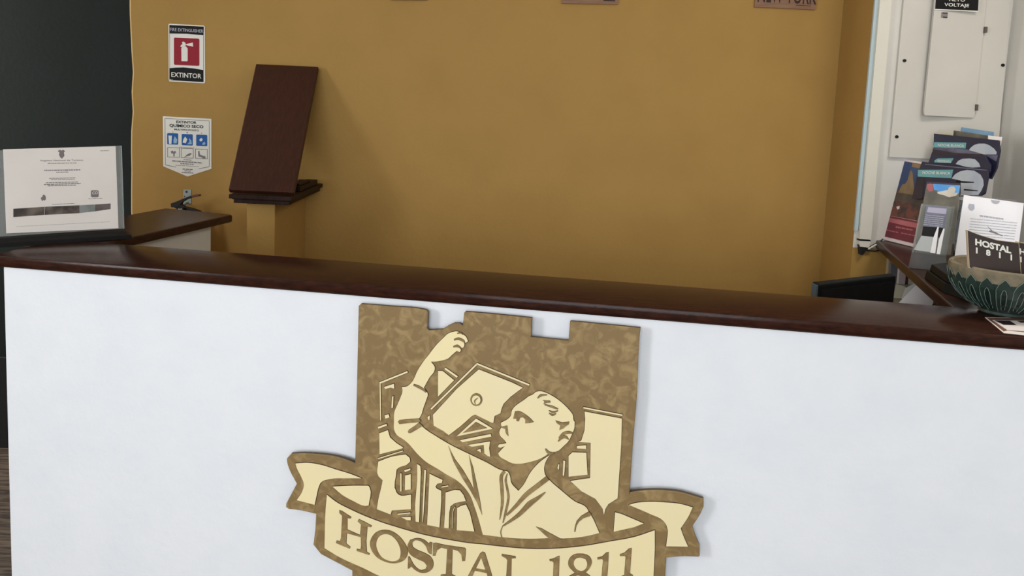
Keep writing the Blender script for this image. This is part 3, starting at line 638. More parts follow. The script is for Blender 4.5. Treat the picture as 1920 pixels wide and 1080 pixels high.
fr = [B0, B0 + wv * (BR.x - BL.x), B0 + wv * (TRp.x - TLp.x) + up * L, B0 + up * L]
bk = [p + back * .018 for p in fr]
dz = min(p.z for p in bk + fr) - pz
fr = [p - Vector((0, 0, dz)) for p in fr]; bk = [p - Vector((0, 0, dz)) for p in bk]
b.rings(bk, fr)
tag(b.build('wooden_board', M_board, bevel=.004), 'dark mahogany board leaning back against the ochre wall on the stub wall', 'board')
b = MB(); q = [Vector((cb_.x - .052, YC + .14, 0)), Vector((cb_.x - .006, YC + .14, 0)), Vector((cb_.x - .008, YB - .05, 0)), Vector((cb_.x - .05, YB - .05, 0))]
b.rings([p + Vector((0, 0, pz)) for p in q], [p + Vector((0, 0, pz + .018)) for p in q])
b.prism([(cb_.x - .05, YC + .15), (cb_.x - .012, YC + .15), (cb_.x - .012, YC + .3), (cb_.x - .05, YC + .3)], pz + .0181, pz + .026)
tag(b.build('wood_offcut', M_cap, bevel=.002), 'small dark wooden offcut lying on the cap behind the leaning board', 'offcut')

# ------------------------------------------------------------------ certificate in acrylic holder
Lb, Rb = onz(-6, 465, ZS), onz(247, 448, ZS)
ad = (Rb - Lb).normalized(); cn = Vector((ad.y, -ad.x, 0))          # faces right-front
bd = .055
ch = thing('certificate_holder', (Lb + Rb) / 2 - cn * bd / 2 + Vector((0, 0, .0)), 'printed certificate in a clear upright holder on a black base, left end of the counter', 'display stand')
b = MB(); hb = .019; Ld = (Rb - Lb).length
def bpt(t, d, z): return Lb + ad * (t * Ld) - cn * d + Vector((0, 0, z))
sec = [(0, .0), (0, .010), (.004, .012), (.020, hb), (bd - .012, hb), (bd, .010), (bd, 0)]
rows = []
for t, sc in ((0, 1), (.0, 1), (1, 1)): pass
for t, sq in ((0.0, .35), (.03, 1), (.97, 1), (1.0, .35)):
    rows.append(len(b.v)); b.v += [bpt(t, d, .0005 + (z if sq == 1 else min(z, .011))) for d, z in sec]
n_ = len(sec)
for r0_, r1_ in zip(rows, rows[1:]):
    for j in range(n_): b.face((r0_ + j, r0_ + (j + 1) % n_, r1_ + (j + 1) % n_, r1_ + j))
b.face(tuple(range(rows[0] + n_ - 1, rows[0] - 1, -1))); b.face(tuple(range(rows[-1], rows[-1] + n_)))
b.build('base', M_black, ch)
tilt = math.radians(8)
pn = (cn * math.cos(tilt) + Vector((0, 0, math.sin(tilt)))).normalized()
PA = Plane(bpt(.5, .022, hb), pn)
X4 = crop(0, 250, 4.17)
poly_part('backing_sheet', M_acryl3, ch, PA, -.0045, -.0025, [(-8, 282), (227.5, 273), (232.5, 428.5), (-4, 444)])
poly_part('paper', M_paper, ch, PA, -.0022, -.0016, X4([(25, 125), (905, 100), (928, 742), (50, 782)]))
poly_part('front_sheet', M_acryl, ch, PA, .0, .002, [(-8, 282), (227.5, 273), (232.5, 428.5), (-4, 444)])
poly_part('sheet_edge', M_acryl2, ch, PA, -.0046, .0024, [(224.5, 273.4), (227.8, 273), (232.8, 428.5), (229.8, 428.6)])
po = -.0012
b = MB(); put_text(b, 'Registro Nacional de Turismo', *X4([(318, 207), (652, 203), (318, 222)]), PA, po)
for i, (x0_, y0_, x1_, y1_, h) in enumerate(((375, 232, 600, 229, 5), (345, 286, 628, 281, 8), (440, 301, 540, 299, 6), (385, 350, 590, 345, 5), (400, 360, 585, 357, 4), (360, 384, 612, 378, 5), (345, 397, 632, 388, 7), (375, 408, 595, 402, 6), (785, 135, 852, 133, 4), (410, 553, 585, 546, 4), (692, 510, 800, 505, 4), (130, 728, 860, 690, 2))):
    words(b, *X4([(x0_, y0_)])[0], *X4([(x1_, y1_)])[0], h / 4.17, PA, po, 0, i + 30)
b.build('small_print', M_ink, ch, kind='stuff')
poly_part('coat_of_arms', M_ink, ch, PA, po - .0002, po, X4([(452, 138), (470, 128), (482, 135), (495, 128), (510, 140), (500, 150), (505, 175), (492, 190), (485, 198), (472, 188), (462, 168), (466, 150)]))
b = MB(); b.cut(X4(rrect(712, 445, 772, 500, 10)), PA, po - .0002, po)
o = b.build('round_logo', M_ink, ch); b = MB(); put_text(b, 'CO', *X4([(722, 456), (766, 453), (722, 478)]), PA, po + .0003); b.build('lettering', M_paper, o)
poly_part('small_emblem', M_ink, ch, PA, po - .0002, po, X4([(318, 505), (330, 498), (336, 482), (345, 478), (358, 492), (360, 515), (348, 528), (342, 520), (330, 530), (325, 520)]))
mph1 = mat('photo_strip_dark', S(58, 48, 46), .5, S(120, 108, 102), 30, lo=.4, hi=.65); mph2 = mat('photo_strip_pale', S(128, 134, 134), .5, S(168, 172, 172), 30); mph3 = mat('photo_strip_mid', S(92, 82, 82), .5, S(120, 110, 110), 30)
poly_part('photo_strip', mph1, ch, PA, po - .0002, po, X4([(105, 590), (350, 574), (345, 638), (105, 655)]))
poly_part('photo_strip', mph1, ch, PA, po - .0002, po, X4([(352, 574), (622, 562), (622, 624), (348, 638)]))
poly_part('photo_strip', mph2, ch, PA, po - .0002, po, X4([(622, 562), (745, 556), (745, 610), (622, 624)]))
poly_part('photo_strip', mph3, ch, PA, po - .0002, po, X4([(745, 556), (866, 548), (866, 592), (745, 610)]))

# ------------------------------------------------------------------ electrical panel on the pier
PP = WY(YP)
ep = thing('electrical_panel', PP.at(1775, 298), 'white metal electrical panel with a hinged door on the white pier', 'electrical panel')
TP = .012
cover = [(1664.5, 294), (1868, 304), (1894, -40), (1896, -60), (1700, -70)]
poly_part('cover', M_panel, ep, PP, .0005, TP, [(1664.5, 294), (1866, 303), (1897, -80), (1700, -90)])
do = MB(); dq = rrect(0, 0, 1, 1, .035); dp = xf(dq, (1751, -75), (1851, -70), (1722, 216))
do.rings([PP.at(p[0], p[1], TP + .0005 + .012 * (1 - q[0])) for p, q in zip(dp, dq)], [PP.at(p[0], p[1], TP + .006 + .018 * (1 - q[0])) for p, q in zip(dp, dq)])
door = do.build('door', M_panel, ep, bevel=.001)
poly_part('hinge', M_hinge, ep, PP, TP, TP + .013, xf(rrect(0, 0, 1, 1, .1), (1838.8, 51), (1844, 51.5), (1838, 62)), label='dark hinge pin')
poly_part('hinge', M_hinge, ep, PP, TP, TP + .013, xf(rrect(0, 0, 1, 1, .1), (1822.5, 195.5), (1827, 196), (1821.8, 207)), label='dark hinge pin')
for x, y in ((1692.5, 114), (1876, 122.5), (1678, 256)):
    poly_part('screw', M_black, ep, PP, TP - .0005, TP + .003, disc(x, y, 3.3, 14, 2.9), label='dark screw head')
poly_part('latch_window', M_ink, door, PP, TP + .0200, TP + .0232, [(1755.5, 25), (1767, 25.6), (1766, 35.5), (1754.5, 34.8)])
b = MB(); b.cut(stroke([(1757, 26.5), (1766, 27)], 1.4), PP, TP + .0228, TP + .0240); b.cut(stroke([(1758, 34), (1766, 34.6)], 1.6), PP, TP + .0228, TP + .0240); b.build('latch_bar', M_inkd, door)
ws = thing('warning_sign', PP.at(1793, 22, TP + .023), 'black and white ALTO VOLTAJE warning sign on the electrical panel door', 'sign')
T0 = .0
PW = WY(YP - TP - .0235)
poly_part('plate', M_signw, ws, PW, T0 - .0002, T0 + .002, [(1751.5, 18.4), (1833.5, 22.4), (1841, -88), (1760, -92)])
poly_part('black_field', M_inkd, ws, PW, T0 + .0018, T0 + .0025, [(1752.6, 16.8), (1833, 20.3), (1836, -30), (1756, -33)])
b = MB(); Xw = crop(1680, 0, 8)
put_text(b, 'VOLTAJE', *Xw([(720, 45), (1090, 62), (716, 108)]), PW, T0 + .003); put_text(b, 'ALTO', *Xw([(790, -38), (1032, -28), (786, 17)]), PW, T0 + .003); b.build('lettering', M_signw, ws)

# cable duct on the corner of the pier
dt = thing('cable_duct', PP.at(1615, 478), 'white plastic cable duct down the corner of the pier with a black end plug', 'cable duct')
poly_part('duct', M_duct, dt, PP, .0005, .022, [(1650, -60), (1672, -60), (1628, 447.5), (1606.5, 446)])
poly_part('end_cap', M_duct, dt, PP, .0005, .024, [(1605.5, 449.5), (1627, 450.5), (1624, 462), (1607, 460)])
poly_part('edge_strip', M_ductb, dt, PP, .0005, .010, [(1644, -60), (1651, -60), (1606.5, 432), (1600, 431.5)])
b = MB(); b.cut([(1606, 447), (1627, 448.5), (1627, 450.2), (1606, 449)], PP, .001, .0235); b.build('cap_joint', M_black, dt)
thick('plug', M_cable, dt, [(1609, 458), (1621, 459), (1624, 466), (1620, 472), (1616, 477.5), (1611, 477)], YP - .013, .018)
b = MB(); g_ = WY(YP - .012)
b.tube([g_.at(1619, 467), g_.at(1628, 470), g_.at(1640, 471), g_.at(1652, 469), g_.at(1662, 466)], .0022, 8)
b.tube([g_.at(1620, 470), g_.at(1626, 466), g_.at(1638, 459), g_.at(1649, 453), g_.at(1656, 448)], .0022, 8)
b.build('cable', M_cable, dt, smoothed=True)
b = MB(); g_ = WY(YP - .017); b.tube([g_.at(1628, 467), g_.at(1640, 460), g_.at(1652, 455.5)], .003, 8); b.build('cable', M_duct, dt, smoothed=True, label='white cable')

# ------------------------------------------------------------------ brochures and holders on the shelf
fd = Vector((.27, -.963, 0)).normalized()           # far -> near along a rack
fn = Vector((-fd.y * -1, fd.x * -1, 0)); fn = Vector((-.963, -.27, 0)).normalized()
def rackplane(k, lean=9):
    a = math.radians(lean); p = Plane((k, 2.5, ZS), (fn * math.cos(a) + Vector((0, 0, math.sin(a))))); p.floor = ZS + .001
    return p
def clipz(pts, pl): return pts
# church poster
PO = rackplane(1.348, 9)
po_ = thing('tourism_poster', PO.at(1690, 462), 'bordered poster with church tower and wine-red foot at the wall end of the shelf', 'poster')
poly_part('sheet', M_border, po_, PO, -.003, 0, [(1652, 447), (1692, 298), (1748, 307), (1722, 470)])
poly_part('sky_print', M_skyb, po_, PO, -.0002, .0004, [(1693, 302), (1744, 310), (1735, 361), (1678, 352)])
poly_part('tower_print', M_ochre, po_, PO, .0003, .0008, [(1706, 322), (1708, 319), (1711, 322), (1713, 340), (1716, 366), (1684, 361), (1692, 346), (1697, 345), (1702, 338)])
poly_part('orange_mark', M_ochre, po_, PO, .0003, .0008, [(1711, 305), (1727, 308), (1725, 316), (1710, 313)])
poly_part('earth_print', M_earth, po_, PO, -.0002, .0005, [(1678, 352), (1735, 361), (1726, 415), (1665, 403)])
poly_part('crowd_print', M_crowd, po_, PO, .0004, .0008, [(1672, 380), (1680, 376), (1712, 383), (1730, 388), (1725, 415), (1666, 404)])
poly_part('pale_mark', M_border, po_, PO, .0007, .0011, [(1681, 388), (1687, 386), (1687, 391), (1683, 393)])
poly_part('wine_foot', M_wine, po_, PO, -.0002, .0006, [(1664.5, 404), (1727, 416), (1719, 458), (1656.5, 443)])
poly_part('rose_band', M_rose, po_, PO, .0005, .0009, [(1665, 408), (1724, 419), (1722, 428), (1700, 424), (1663, 415)])
b = MB(); words(b, 1663, 430, 1685, 435, 2.6, PO, .0012, 0, 3); words(b, 1680, 424, 1712, 430, 3, PO, .0012, 0, 4); words(b, 1690, 436, 1716, 441, 2, PO, .0012, 0, 5); b.build('small_print', M_rose, po_, kind='stuff')

def night_brochure(k, quad, band, moon, label, base, txt, extra):
    pl = rackplane(k, 8)
    r = thing('brochure', pl.at(*base), label, 'brochure', 'dark blue NOCHE BLANCA brochures in tiers')
    poly_part('cover', M_navy, r, pl, -.006, 0, quad)
    poly_part('title_band', M_teal, r, pl, -.0002, .0004, band)
    poly_part('moon_print', M_moon, r, pl, -.0002, .0004, moon, sm=False)
    b = MB(); put_text(b, 'NOCHE BLANCA', *txt, pl, .0008); b.build('lettering', M_signw, r)
    for nm, m, p in extra: poly_part(nm, m, r, pl, .0003, .0006, p)
    return r
X7 = crop(1640, 220, 6.75)
night_brochure(1.385, X7([(750, 205), (1565, 290), (1580, 420), (1540, 640), (1470, 780), (700, 600), (745, 380)]), X7([(755, 315), (1160, 322), (1150, 395), (745, 380)]),
    X7([(1195, 415), (1215, 385), (1260, 350), (1320, 332), (1390, 332), (1450, 352), (1510, 395), (1545, 440), (1540, 470), (1380, 470)]), 'dark blue NOCHE BLANCA brochure in the rear, highest tier', (1800, 330), X7([(805, 335), (1135, 345), (800, 366)]),
    [('pale_mist', mat('mist_print', S(104, 104, 124), .4, S(80, 76, 98), 20), X7([(740, 398), (900, 385), (1160, 405), (1380, 475), (1560, 480), (1540, 560), (1400, 480), (735, 440)]))])
night_brochure(1.36, X7([(730, 430), (1385, 480), (1460, 600), (1450, 680), (1380, 790), (640, 690)]), X7([(760, 545), (800, 520), (1000, 518), (965, 580), (755, 570)]),
    X7([(1025, 590), (1060, 550), (1110, 525), (1200, 520), (1270, 530), (1320, 580), (1340, 630), (1200, 640)]), 'dark blue NOCHE BLANCA brochure in the middle tier', (1790, 350), X7([(800, 540), (965, 545), (800, 570)]),
    [('plum_band', M_purple, X7([(735, 400), (1000, 450), (1385, 470), (1385, 500), (1000, 485), (740, 470)]))])
night_brochure(1.335, X7([(600, 560), (1420, 660), (1430, 760), (1390, 960), (1340, 990), (470, 1030), (540, 720)]), X7([(550, 665), (995, 662), (970, 770), (545, 750)]),
    X7([(975, 775), (1020, 720), (1080, 685), (1170, 665), (1260, 675), (1340, 725), (1375, 790), (1380, 860), (1350, 930), (1310, 985), (1090, 985), (1090, 800)]), 'dark blue NOCHE BLANCA brochure in the front tier with a large pale moon', (1775, 372), X7([(610, 680), (960, 690), (605, 716)]),
    [('plum_edge', M_purple, X7([(545, 755), (640, 765), (600, 1030), (470, 1030)])), ('title_strip', mat('grey_blue_line', S(104, 104, 132), .4), X7([(640, 590), (1420, 665), (1418, 675), (640, 600)])),
     ('dark_lines', M_inkd, X7([(1030, 800), (1260, 818), (1258, 828), (1140, 830), (1030, 825)])), ('dark_foot', M_inkd, X7([(1130, 905), (1310, 925), (1305, 935), (1130, 925)]))])
# loose leaflets at the back
for lab, m, k, q in (('pale blue leaflet sticking up highest behind the tiered brochures', mat('leaflet_blue', S(126, 160, 186), .5, S(96, 140, 176), 16), 1.425, X7([(1095, 125), (1505, 185), (1500, 400), (1060, 330)])),
                     ('olive brown leaflet just below the pale blue one behind the brochures', mat('leaflet_olive', S(112, 102, 84), .5, S(76, 76, 70), 20), 1.415, X7([(1000, 165), (1430, 232), (1420, 420), (985, 380)])),
                     ('cream leaflet behind the rear brochure, left of the olive one', mat('leaflet_cream', S(196, 190, 168), .5), 1.405, X7([(805, 172), (990, 180), (980, 330), (795, 310)])),
                     ('white leaflet behind the rear brochure at its right end', M_paper, 1.40, X7([(1435, 228), (1610, 250), (1580, 420), (1500, 560), (1430, 400)]))):
    pl = rackplane(k, 8); b = MB(); b.cut(q, pl, -.0015, 0)
    tag(b.build('leaflet', m), lab, 'leaflet', 'loose leaflets behind the tiers')
# clear tiered rack that holds them
pl = rackplane(1.435, 8); rk = thing('brochure_rack', shelf_at(2.5) + Vector((.22, 0, 0)), 'clear acrylic tiered rack behind and beneath the dark blue brochures', 'rack')
b = MB(); b.cut([(1790, 262), (1888, 258), (1868, 400), (1850, 520), (1780, 500)], pl, -.006, -.004); b.build('back_sheet', M_acryl, rk)
for k, y0_ in ((1.328, 385), (1.353, 365), (1.378, 345)):
    pl = rackplane(k, 8); b = MB(); b.cut([(1756, y0_), (1850, y0_ + 20), (1840, 500), (1748, 490)], pl, .001, .003); b.build('tier_sheet', M_acryl, rk)
# tall brochure with blue sky
hn = Vector((-.34, -.94, 0)).normalized()
def standplane(p, lean):
    a = math.radians(lean); q = Plane((p[0], p[1], ZS), hn * math.cos(a) + Vector((0, 0, math.sin(a)))); q.floor = ZS + .001; return q
PB = standplane((1.22, 2.40), 14); X8 = crop(1640, 330, 6.75)
rb = thing('brochure', PB.at(1765, 470), 'tall brochure with a bright blue sky and grey rocks behind the clear card holder', 'brochure')
poly_part('cover', M_rock, rb, PB, -.004, 0, X8([(660, 95), (1085, 120), (1040, 480), (965, 1000), (500, 960)]))
poly_part('sky_print', M_brightsky, rb, PB, -.0002, .0004, X8([(735, 85), (1080, 115), (1065, 215), (900, 210), (750, 175)]))
poly_part('cloud_print', M_cloud, rb, PB, .0003, .0007, X8([(790, 200), (850, 192), (930, 175), (935, 150), (965, 132), (1005, 135), (1028, 165), (1010, 210), (1060, 215), (1030, 250), (940, 270), (880, 245), (800, 225)]), sm=False)
poly_part('pink_print', M_rose, rb, PB, .0003, .0007, X8([(660, 110), (700, 95), (735, 105), (740, 190), (690, 200), (660, 160)]))
poly_part('top_strip', M_purple, rb, PB, -.0002, .0005, X8([(655, 72), (1080, 95), (1080, 118), (660, 96)]))
# clear card holder with pale card
PH = standplane((1.135, 2.255), 13)
hd = thing('card_holder', PH.at(1748, 503), 'clear acrylic card holder with a printed slate-blue card, in front of the tall brochure', 'holder')
poly_part('back_sheet', M_acryl2, hd, PH, -.022, -.020, X8([(605, 345), (1015, 385), (905, 1015), (480, 960)]))
poly_part('card', mat('slate_card', S(118, 120, 142), .5, S(96, 98, 122), 12), hd, PH, -.018, -.017, X8([(665, 360), (935, 385), (880, 775), (605, 745)]))
poly_part('card_title', mat('card_title_lilac', S(176, 172, 196), .5), hd, PH, -.0171, -.0164, X8([(690, 385), (925, 405), (915, 475), (670, 450)]))
poly_part('card_dark_block', M_inkd, hd, PH, -.0171, -.0164, X8([(625, 628), (890, 650), (880, 775), (605, 745)]))  # darker block across the lower part of the card
b = MB()
for i in range(6): words(b, *X8([(655 - i * 6, 480 + i * 24)])[0], *X8([(895 - i * 5, 505 + i * 24)])[0], 1.2, PH, -.016, 0, i, 4, 12)
b.build('small_print', M_inkl, hd, kind='stuff')
poly_part('white_slip', M_sheet, hd, PH, -.012, -.011, X8([(805, 635), (820, 640), (775, 975), (710, 965), (745, 790)]))
poly_part('white_slip', M_sheet, hd, PH, -.012, -.011, X8([(880, 655), (895, 665), (835, 990), (790, 985), (820, 800)]))
poly_part('white_slip', mat('slip_grey', S(186, 190, 192), .5), hd, PH, -.014, -.013, X8([(600, 750), (760, 770), (720, 960), (500, 930)]), label='pale grey slip at the bottom of the pocket')
poly_part('front_sheet', M_acryl, hd, PH, -.002, 0, X8([(600, 350), (1010, 390), (900, 1015), (475, 965)]))
poly_part('side_wall', M_acryl2, hd, PH, -.022, 0, X8([(600, 350), (612, 346), (492, 965), (478, 965)]))
poly_part('side_wall', M_acryl2, hd, PH, -.022, 0, X8([(1000, 388), (1012, 390), (902, 1015), (888, 1013)]))
poly_part('pocket_bottom', M_acryl2, hd, PH, -.022, 0, X8([(478, 950), (904, 1000), (902, 1015), (475, 965)]))
poly_part('foot', M_acryl4, hd, PH, -.018, 0, X8([(475, 968), (902, 1018), (915, 1250), (430, 1190)]))
# letter in acrylic frame
PL_ = standplane((1.27, 2.36), 8)
lt = thing('letter_holder', PL_.at(1840, 500), 'white printed letter in a clear upright holder behind the bowl', 'display stand')
poly_part('back_sheet', M_acryl, lt, PL_, -.005, -.003, X8([(1085, 225), (1985, 330), (1960, 900), (1900, 1320), (965, 1230)]))
poly_part('sheet', M_sheet, lt, PL_, -.0026, -.0018, X8([(1130, 240), (1890, 345), (1830, 840), (1790, 1190), (1000, 1110)]))
poly_part('thumb_notch', M_inkl, lt, PL_, -.002, -.0014, X8([(1470, 300), (1590, 316), (1572, 345), (1540, 356), (1505, 350), (1482, 330)]))
poly_part('crest', M_inkl, lt, PL_, -.0019, -.0014, X8([(1195, 350), (1262, 358), (1268, 410), (1240, 442), (1205, 435), (1180, 400)]))
poly_part('front_sheet', M_acryl, lt, PL_, 0, .002, X8([(1085, 225), (1985, 330), (1960, 900), (1900, 1320), (965, 1230)]))
b = MB()
words(b, *X8([(1330, 492)])[0], *X8([(1630, 535)])[0], 3.2, PL_, -.0012, 0, 2)
for i in range(7): words(b, *X8([(1215 - i * 5, 535 + i * 34)])[0], *X8([(1805 - i * 6, 590 + i * 34)])[0], 1.3, PL_, -.0012, 0, i + 5, 5, 14)
b.build('small_print', M_inkl, lt, kind='stuff')
poly_part('signature', M_ink, lt, PL_, -.0012, -.001, stroke(X8([(1430, 640), (1480, 690), (1450, 700), (1560, 735), (1620, 760)]), [1, 1.5, 1, 2, 1]))
# black trays under the holders
bt = MB(); T1 = shelf_at(2.05)
q = [onz(1733, 521, ZS), onz(1768, 548, ZS), onz(1818, 566, ZS), onz(1850, 540, ZS), onz(1815, 512, ZS), onz(1790, 514, ZS)]
q = [Vector((p.x, p.y, ZS - .0005)) for p in q]
cen = sum(q, Vector()) / len(q)
bt.rings(q, [cen + (p - cen) * .94 + Vector((0, 0, .022)) for p in q]); bt.rings([cen + (p - cen) * .86 + Vector((0, 0, .0225)) for p in q], [cen + (p - cen) * .82 + Vector((0, 0, .04)) for p in q])
tag(bt.build('black_tray', M_plastic, bevel=.002), 'black plastic tray on the side shelf just behind the green bowl', 'tray')

# ------------------------------------------------------------------ green bowl with business cards
bc = Vector((1.082, 1.768, ZS)); BH, RB = .108, .116
bw = thing('bowl', bc, 'dark green ceramic bowl with carved petals and raw clay rim holding cards', 'bowl')
outp = [(.001, .0005), (.046, .0005), (.050, .004), (.048, .009), (.066, .017), (.082, .028), (.096, .042), (.105, .054), (.111, .068), (.1135, .080)]
b = MB(); b.lathe(bc, outp, 72); b.build('bowl_body', M_green, bw, smoothed=True)
b = MB(); b.lathe(bc, [(.1135, .080), (.1155, .090), (RB, .099), (.115, .105), (.111, BH), (.106, .105), (.103, .095), (.09, .06), (.06, .03), (.001, .02)], 72); b.build('rim', M_tan, bw, smoothed=True, label='raw clay rim')
def rad(z):
    for (r0_, z0_), (r1_, z1_) in zip(outp[3:] + [(.1155, .090)], outp[4:] + [(.1155, .090), (.116, .1)]):
        if z0_ <= z <= z1_: return r0_ + (r1_ - r0_) * (z - z0_) / (z1_ - z0_)
    return .048
NPET = 22
def on_bowl(a, z, off): r = rad(z) + off; return bc + Vector((r * math.cos(a), r * math.sin(a), z))
for i in range(NPET):
    a0 = 2 * math.pi * (i + .5) / NPET; hw = math.pi / NPET * .94
    # petal: pointed leaf proud of the wall
    shape = [(-hw * .55, .016), (-hw * .75, .030), (-hw * .92, .050), (-hw, .068), (-hw * .7, .080), (0, .092), (hw * .7, .080), (hw, .068), (hw * .92, .050), (hw * .75, .030), (hw * .55, .016)]
    b = MB(); n = len(shape); b.v += [on_bowl(a0 + d, z, .0003) for d, z in shape] + [on_bowl(a0 + d * .97, z, .0022) for d, z in shape]
    for j in range(n): b.face((j, (j + 1) % n, n + (j + 1) % n, n + j))
    m_ = n // 2
    for j in range(m_): b.face((n + j, n + j + 1, 2 * n - 2 - j, 2 * n - 1 - j) if j < m_ - 1 else (n + j, n + j + 1, n + j + 2))
    pt = b.build('petal', M_green, bw)
    # incised loop in each petal
    b = MB(); lp = [(-hw * .30, .022), (-hw * .36, .040), (-hw * .36, .058), (-hw * .2, .067), (0, .070), (hw * .2, .067), (hw * .36, .058), (hw * .36, .040), (hw * .30, .022)]
    n = len(lp); b.v += [on_bowl(a0 + d, z, .0024) for d, z in lp]
    for j in range(n // 2): b.face((j, j + 1, n - 2 - j, n - 1 - j) if j < n // 2 - 1 else (j, j + 1, j + 2))
    b.build('petal_hollow', M_green_d, pt)
    b = MB(); b.tube([on_bowl(a0 + d, z, .0022) for d, z in lp], .0007, 5); b.tube([on_bowl(a0 - hw, z, .0012) for z in (.016, .03, .05, .068)] + [on_bowl(a0 - hw * .7, .08, .002), on_bowl(a0, .092, .002), on_bowl(a0 + hw * .7, .08, .002)], .0008, 5); b.build('petal_outline', M_line, pt)
PK = Plane((1.09, 1.70, 1.2), (-.15, -.985, .12))
def card(label, quad, rows, dep):
    r = thing('business_card', PK.at(*[sum(q[i] for q in quad) / len(quad) for i in (0, 1)]), label, 'card', 'dark brown cards in the green bowl')
    poly_part('card_stack', M_cardedge, r, PK, dep - .010, dep - .0004, [quad[0], quad[1], quad[2], quad[3], quad[4], quad[5]])
    g2 = grow([quad[0], quad[1], quad[2], quad[3], quad[4], quad[5]], -1.0)
    poly_part('card_face', M_cardbrown, r, PK, dep - .0005, dep, g2)
    b = MB()
    for t, a, c, d in rows: put_text(b, t, a, c, d, PK, dep + .0006, 0, .045)
    b.build('lettering', M_signw, r)
X9 = crop(1480, 420, 4.364)
card('dark brown card stack printed HOSTAL 1811 standing in the green bowl', X9([(1456, 48), (1560, 88), (1700, 130), (1880, 152), (1900, 420), (1472, 360)]),
     [('HOSTAL', *X9([(1520, 118), (1815, 190), (1520, 172)])), ('1   8   1   1', *X9([(1526, 190), (1822, 250), (1526, 240)]))], 0)
card('dark brown card stack cut off by the right picture edge, standing in the green bowl', X9([(1886, 145), (1960, 160), (2080, 180), (2240, 190), (2250, 450), (1900, 425)]),
     [('HOSTAL', *X9([(1902, 200), (2200, 250), (1902, 250)])), ('1   8   1   1', *X9([(1908, 268), (2200, 318), (1908, 315)]))], -.012)
# flyer on the counter
PT = Plane((0, 0, ZS), (0, 0, 1)); X10 = crop(1660, 460, 6)
fl = thing('flyer', PT.at(1905, 615), 'small brown-bordered flyer lying on the counter in front of the bowl', 'flyer')
poly_part('sheet', M_paper, fl, PT, .0005, .0012, X10([(1120, 815), (1700, 822), (1700, 1030), (1330, 990)]))
poly_part('brown_border', mat('flyer_brown', S(120, 84, 72), .5), fl, PT, .001, .0016, X10([(1140, 822), (1690, 830), (1690, 990), (1560, 985), (1370, 965), (1330, 975)]))
poly_part('white_field', M_paper, fl, PT, .0015, .002, X10([(1205, 850), (1690, 862), (1690, 985), (1370, 962)]))
poly_part('dark_photo', M_purple, fl, PT, .0019, .0024, X10([(1225, 855), (1400, 860), (1475, 910), (1330, 905)]))
poly_part('dark_photo', M_purple, fl, PT, .0019, .0024, X10([(1480, 862), (1690, 866), (1690, 885), (1520, 880)]))

# ------------------------------------------------------------------ behind the counter: desk, monitor, cabinet with papers
dk = thing('desk', (.85, 2.28, 0), 'low laminate desk behind the counter carrying the black monitor', 'desk')
b = MB(); b.box((.42, 2.02, .72), (1.10, 2.62, .75)); b.build('desk_top', M_desk, dk, bevel=.002)
for x, y in ((.45, 2.05), (1.07, 2.05), (.45, 2.59), (1.07, 2.59)):
    b = MB(); b.box((x - .02, y - .02, 0), (x + .02, y + .02, .72)); b.build('leg', M_metal, dk)
ZM = 1.55 - (530 - 216.5) / 1550 * 2.1
mn_, mf = onz(1536, 531, ZM), onz(1681, 514.5, ZM)
md = (mf - mn_).normalized(); mfn = Vector((md.y, -md.x, 0))     # face normal towards the camera's side
mn = thing('monitor', (mn_ + mf) / 2 * 1 - Vector((0, 0, ZM - .75)) - mfn * .05, 'black computer monitor seen from behind the counter, turned to the left', 'monitor')
Lm = (mf - mn_).length
def mpt(t, d, z): return Vector((mn_.x, mn_.y, 0)) + md * (t * Lm) - mfn * d + Vector((0, 0, z))
b = MB()
b.rings([mpt(.0, 0, ZM - .27), mpt(1, 0, ZM - .27), mpt(1, .022, ZM - .265), mpt(0, .022, ZM - .265)], [mpt(0, 0, ZM - .004), mpt(1, 0, ZM - .004), mpt(1, .022, ZM), mpt(0, .022, ZM)])
b.build('housing', M_plastic, mn, bevel=.005)
b = MB(); b.rings([mpt(.03, -.0015, ZM - .25), mpt(.97, -.0015, ZM - .25), mpt(.97, .002, ZM - .25), mpt(.03, .002, ZM - .25)], [mpt(.03, -.0015, ZM - .018), mpt(.97, -.0015, ZM - .018), mpt(.97, .002, ZM - .018), mpt(.03, .002, ZM - .018)]); b.build('screen', M_black, mn)
b = MB(); b.rings([mpt(-.012, .004, ZM - .265), mpt(-.0005, .002, ZM - .265), mpt(-.0005, .021, ZM - .26), mpt(-.012, .019, ZM - .26)], [mpt(-.012, .004, ZM - .008), mpt(-.0005, .002, ZM - .006), mpt(-.0005, .021, ZM - .003), mpt(-.012, .019, ZM - .005)]); b.build('side_bezel', M_bezel, mn, label='slate grey side bezel')
b = MB(); b.rings([mpt(.44, .024, .765), mpt(.56, .024, .765), mpt(.56, .06, .765), mpt(.44, .06, .765)], [mpt(.44, .024, ZM - .1), mpt(.56, .024, ZM - .1), mpt(.56, .06, ZM - .1), mpt(.44, .06, ZM - .1)]); b.build('stand_neck', M_plastic, mn)
b = MB(); b.rings([mpt(.25, -.05, .7505), mpt(.75, -.05, .7505), mpt(.75, .12, .7505), mpt(.25, .12, .7505)], [mpt(.27, -.04, .765), mpt(.73, -.04, .765), mpt(.73, .11, .765), mpt(.27, .11, .765)]); b.build('stand_base', M_plastic, mn, bevel=.003)
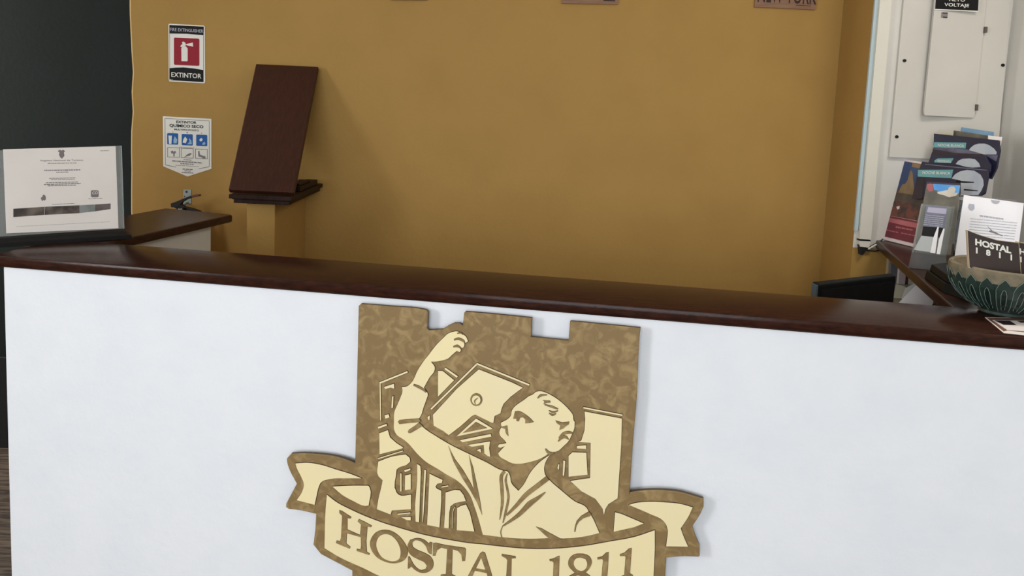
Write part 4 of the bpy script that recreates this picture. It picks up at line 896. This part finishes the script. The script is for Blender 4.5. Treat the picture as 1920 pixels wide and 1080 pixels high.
# cabinet below the shelf, papers on it
ZK = 1.0
cbn = thing('low_cabinet', (1.42, 2.58, 0), 'pale grey low cabinet under the side shelf with papers on top', 'cabinet')
b = MB(); cx0 = onz(1676, 560, ZK).x
b.box((1.115, 2.37, ZK - .025), (XR - .01, YP - .004, ZK)); b.build('top', M_desktop, cbn, bevel=.002)
b = MB(); b.box((1.13, 2.39, 0), (XR - .012, YP - .006, ZK - .025)); b.build('body', M_wallwhite, cbn)
def sheet(lab, pts, y, m=M_sheet):
    pl = Plane((1.2, y, ZK), (-.25, -.72, .65)); pl.floor = ZK + .0015; b = MB(); b.cut(pts, pl, 0, .0012)
    tag(b.build('paper_sheet', m), lab, 'paper', 'papers on the low cabinet')
sheet('white sheet propped with one corner pointing up on the low cabinet', [(1676, 577), (1722, 530), (1752, 553), (1750, 570), (1736, 590), (1690, 592)], 2.42)
sheet('pale grey sheet propped behind the white one on the low cabinet', [(1690, 560), (1697, 541), (1724, 526), (1735, 540), (1728, 575)], 2.46, mat('grey_sheet', S(202, 202, 200), .6))
sheet('dull beige sheet propped at the left edge beside the monitor', [(1672, 568), (1680, 533), (1698, 538), (1704, 556), (1690, 590), (1674, 590)], 2.50, mat('beige_sheet', S(176, 172, 154), .6))
for lab, m, xa, xb, y, yt in (('tan board standing leftmost against the pier under the shelf', M_tan2, 1662, 1668.5, 2.772, 474), ('dark grey file standing under the shelf beside the tan board', M_fold1, 1668.5, 1684, 2.752, 472), ('pinkish white file standing third from the left under the shelf', M_fold2, 1684.5, 1697.5, 2.735, 472),
                              ('thin brown file standing under the shelf right of the pinkish one', M_maroon, 1697.6, 1701, 2.735, 480), ('cream file standing rightmost under the shelf', M_fold3, 1701.5, 1722, 2.74, 478)):
    P = WY(y); p0, p1 = P.at(xa, 505), P.at(xb, 505); b = MB(); b.box((p0.x, y - .008, ZK + .0003), (p1.x, y + .006, ZS - .032))
    tag(b.build('file_folder', m, bevel=.001), lab, 'file', 'files standing under the side shelf')
b = MB(); g_ = WY(2.3)
q_ = shelf_at(2.3); b.tube([Vector((q_.x + .03, 2.3, ZS - .027)), g_.at(1757, 560), g_.at(1752, 566), g_.at(1748, 574), g_.at(1756, 577), g_.at(1762, 570), g_.at(1764, 562), g_.at(1760, 600), g_.at(1758, 700)], .0035, 8)
tag(b.build('black_cable', M_cable, smoothed=True), 'black cable dangling from under the side shelf beside the white sheet', 'cable')

for o in list(SC.objects):
    if 'base' in o: del o['base']
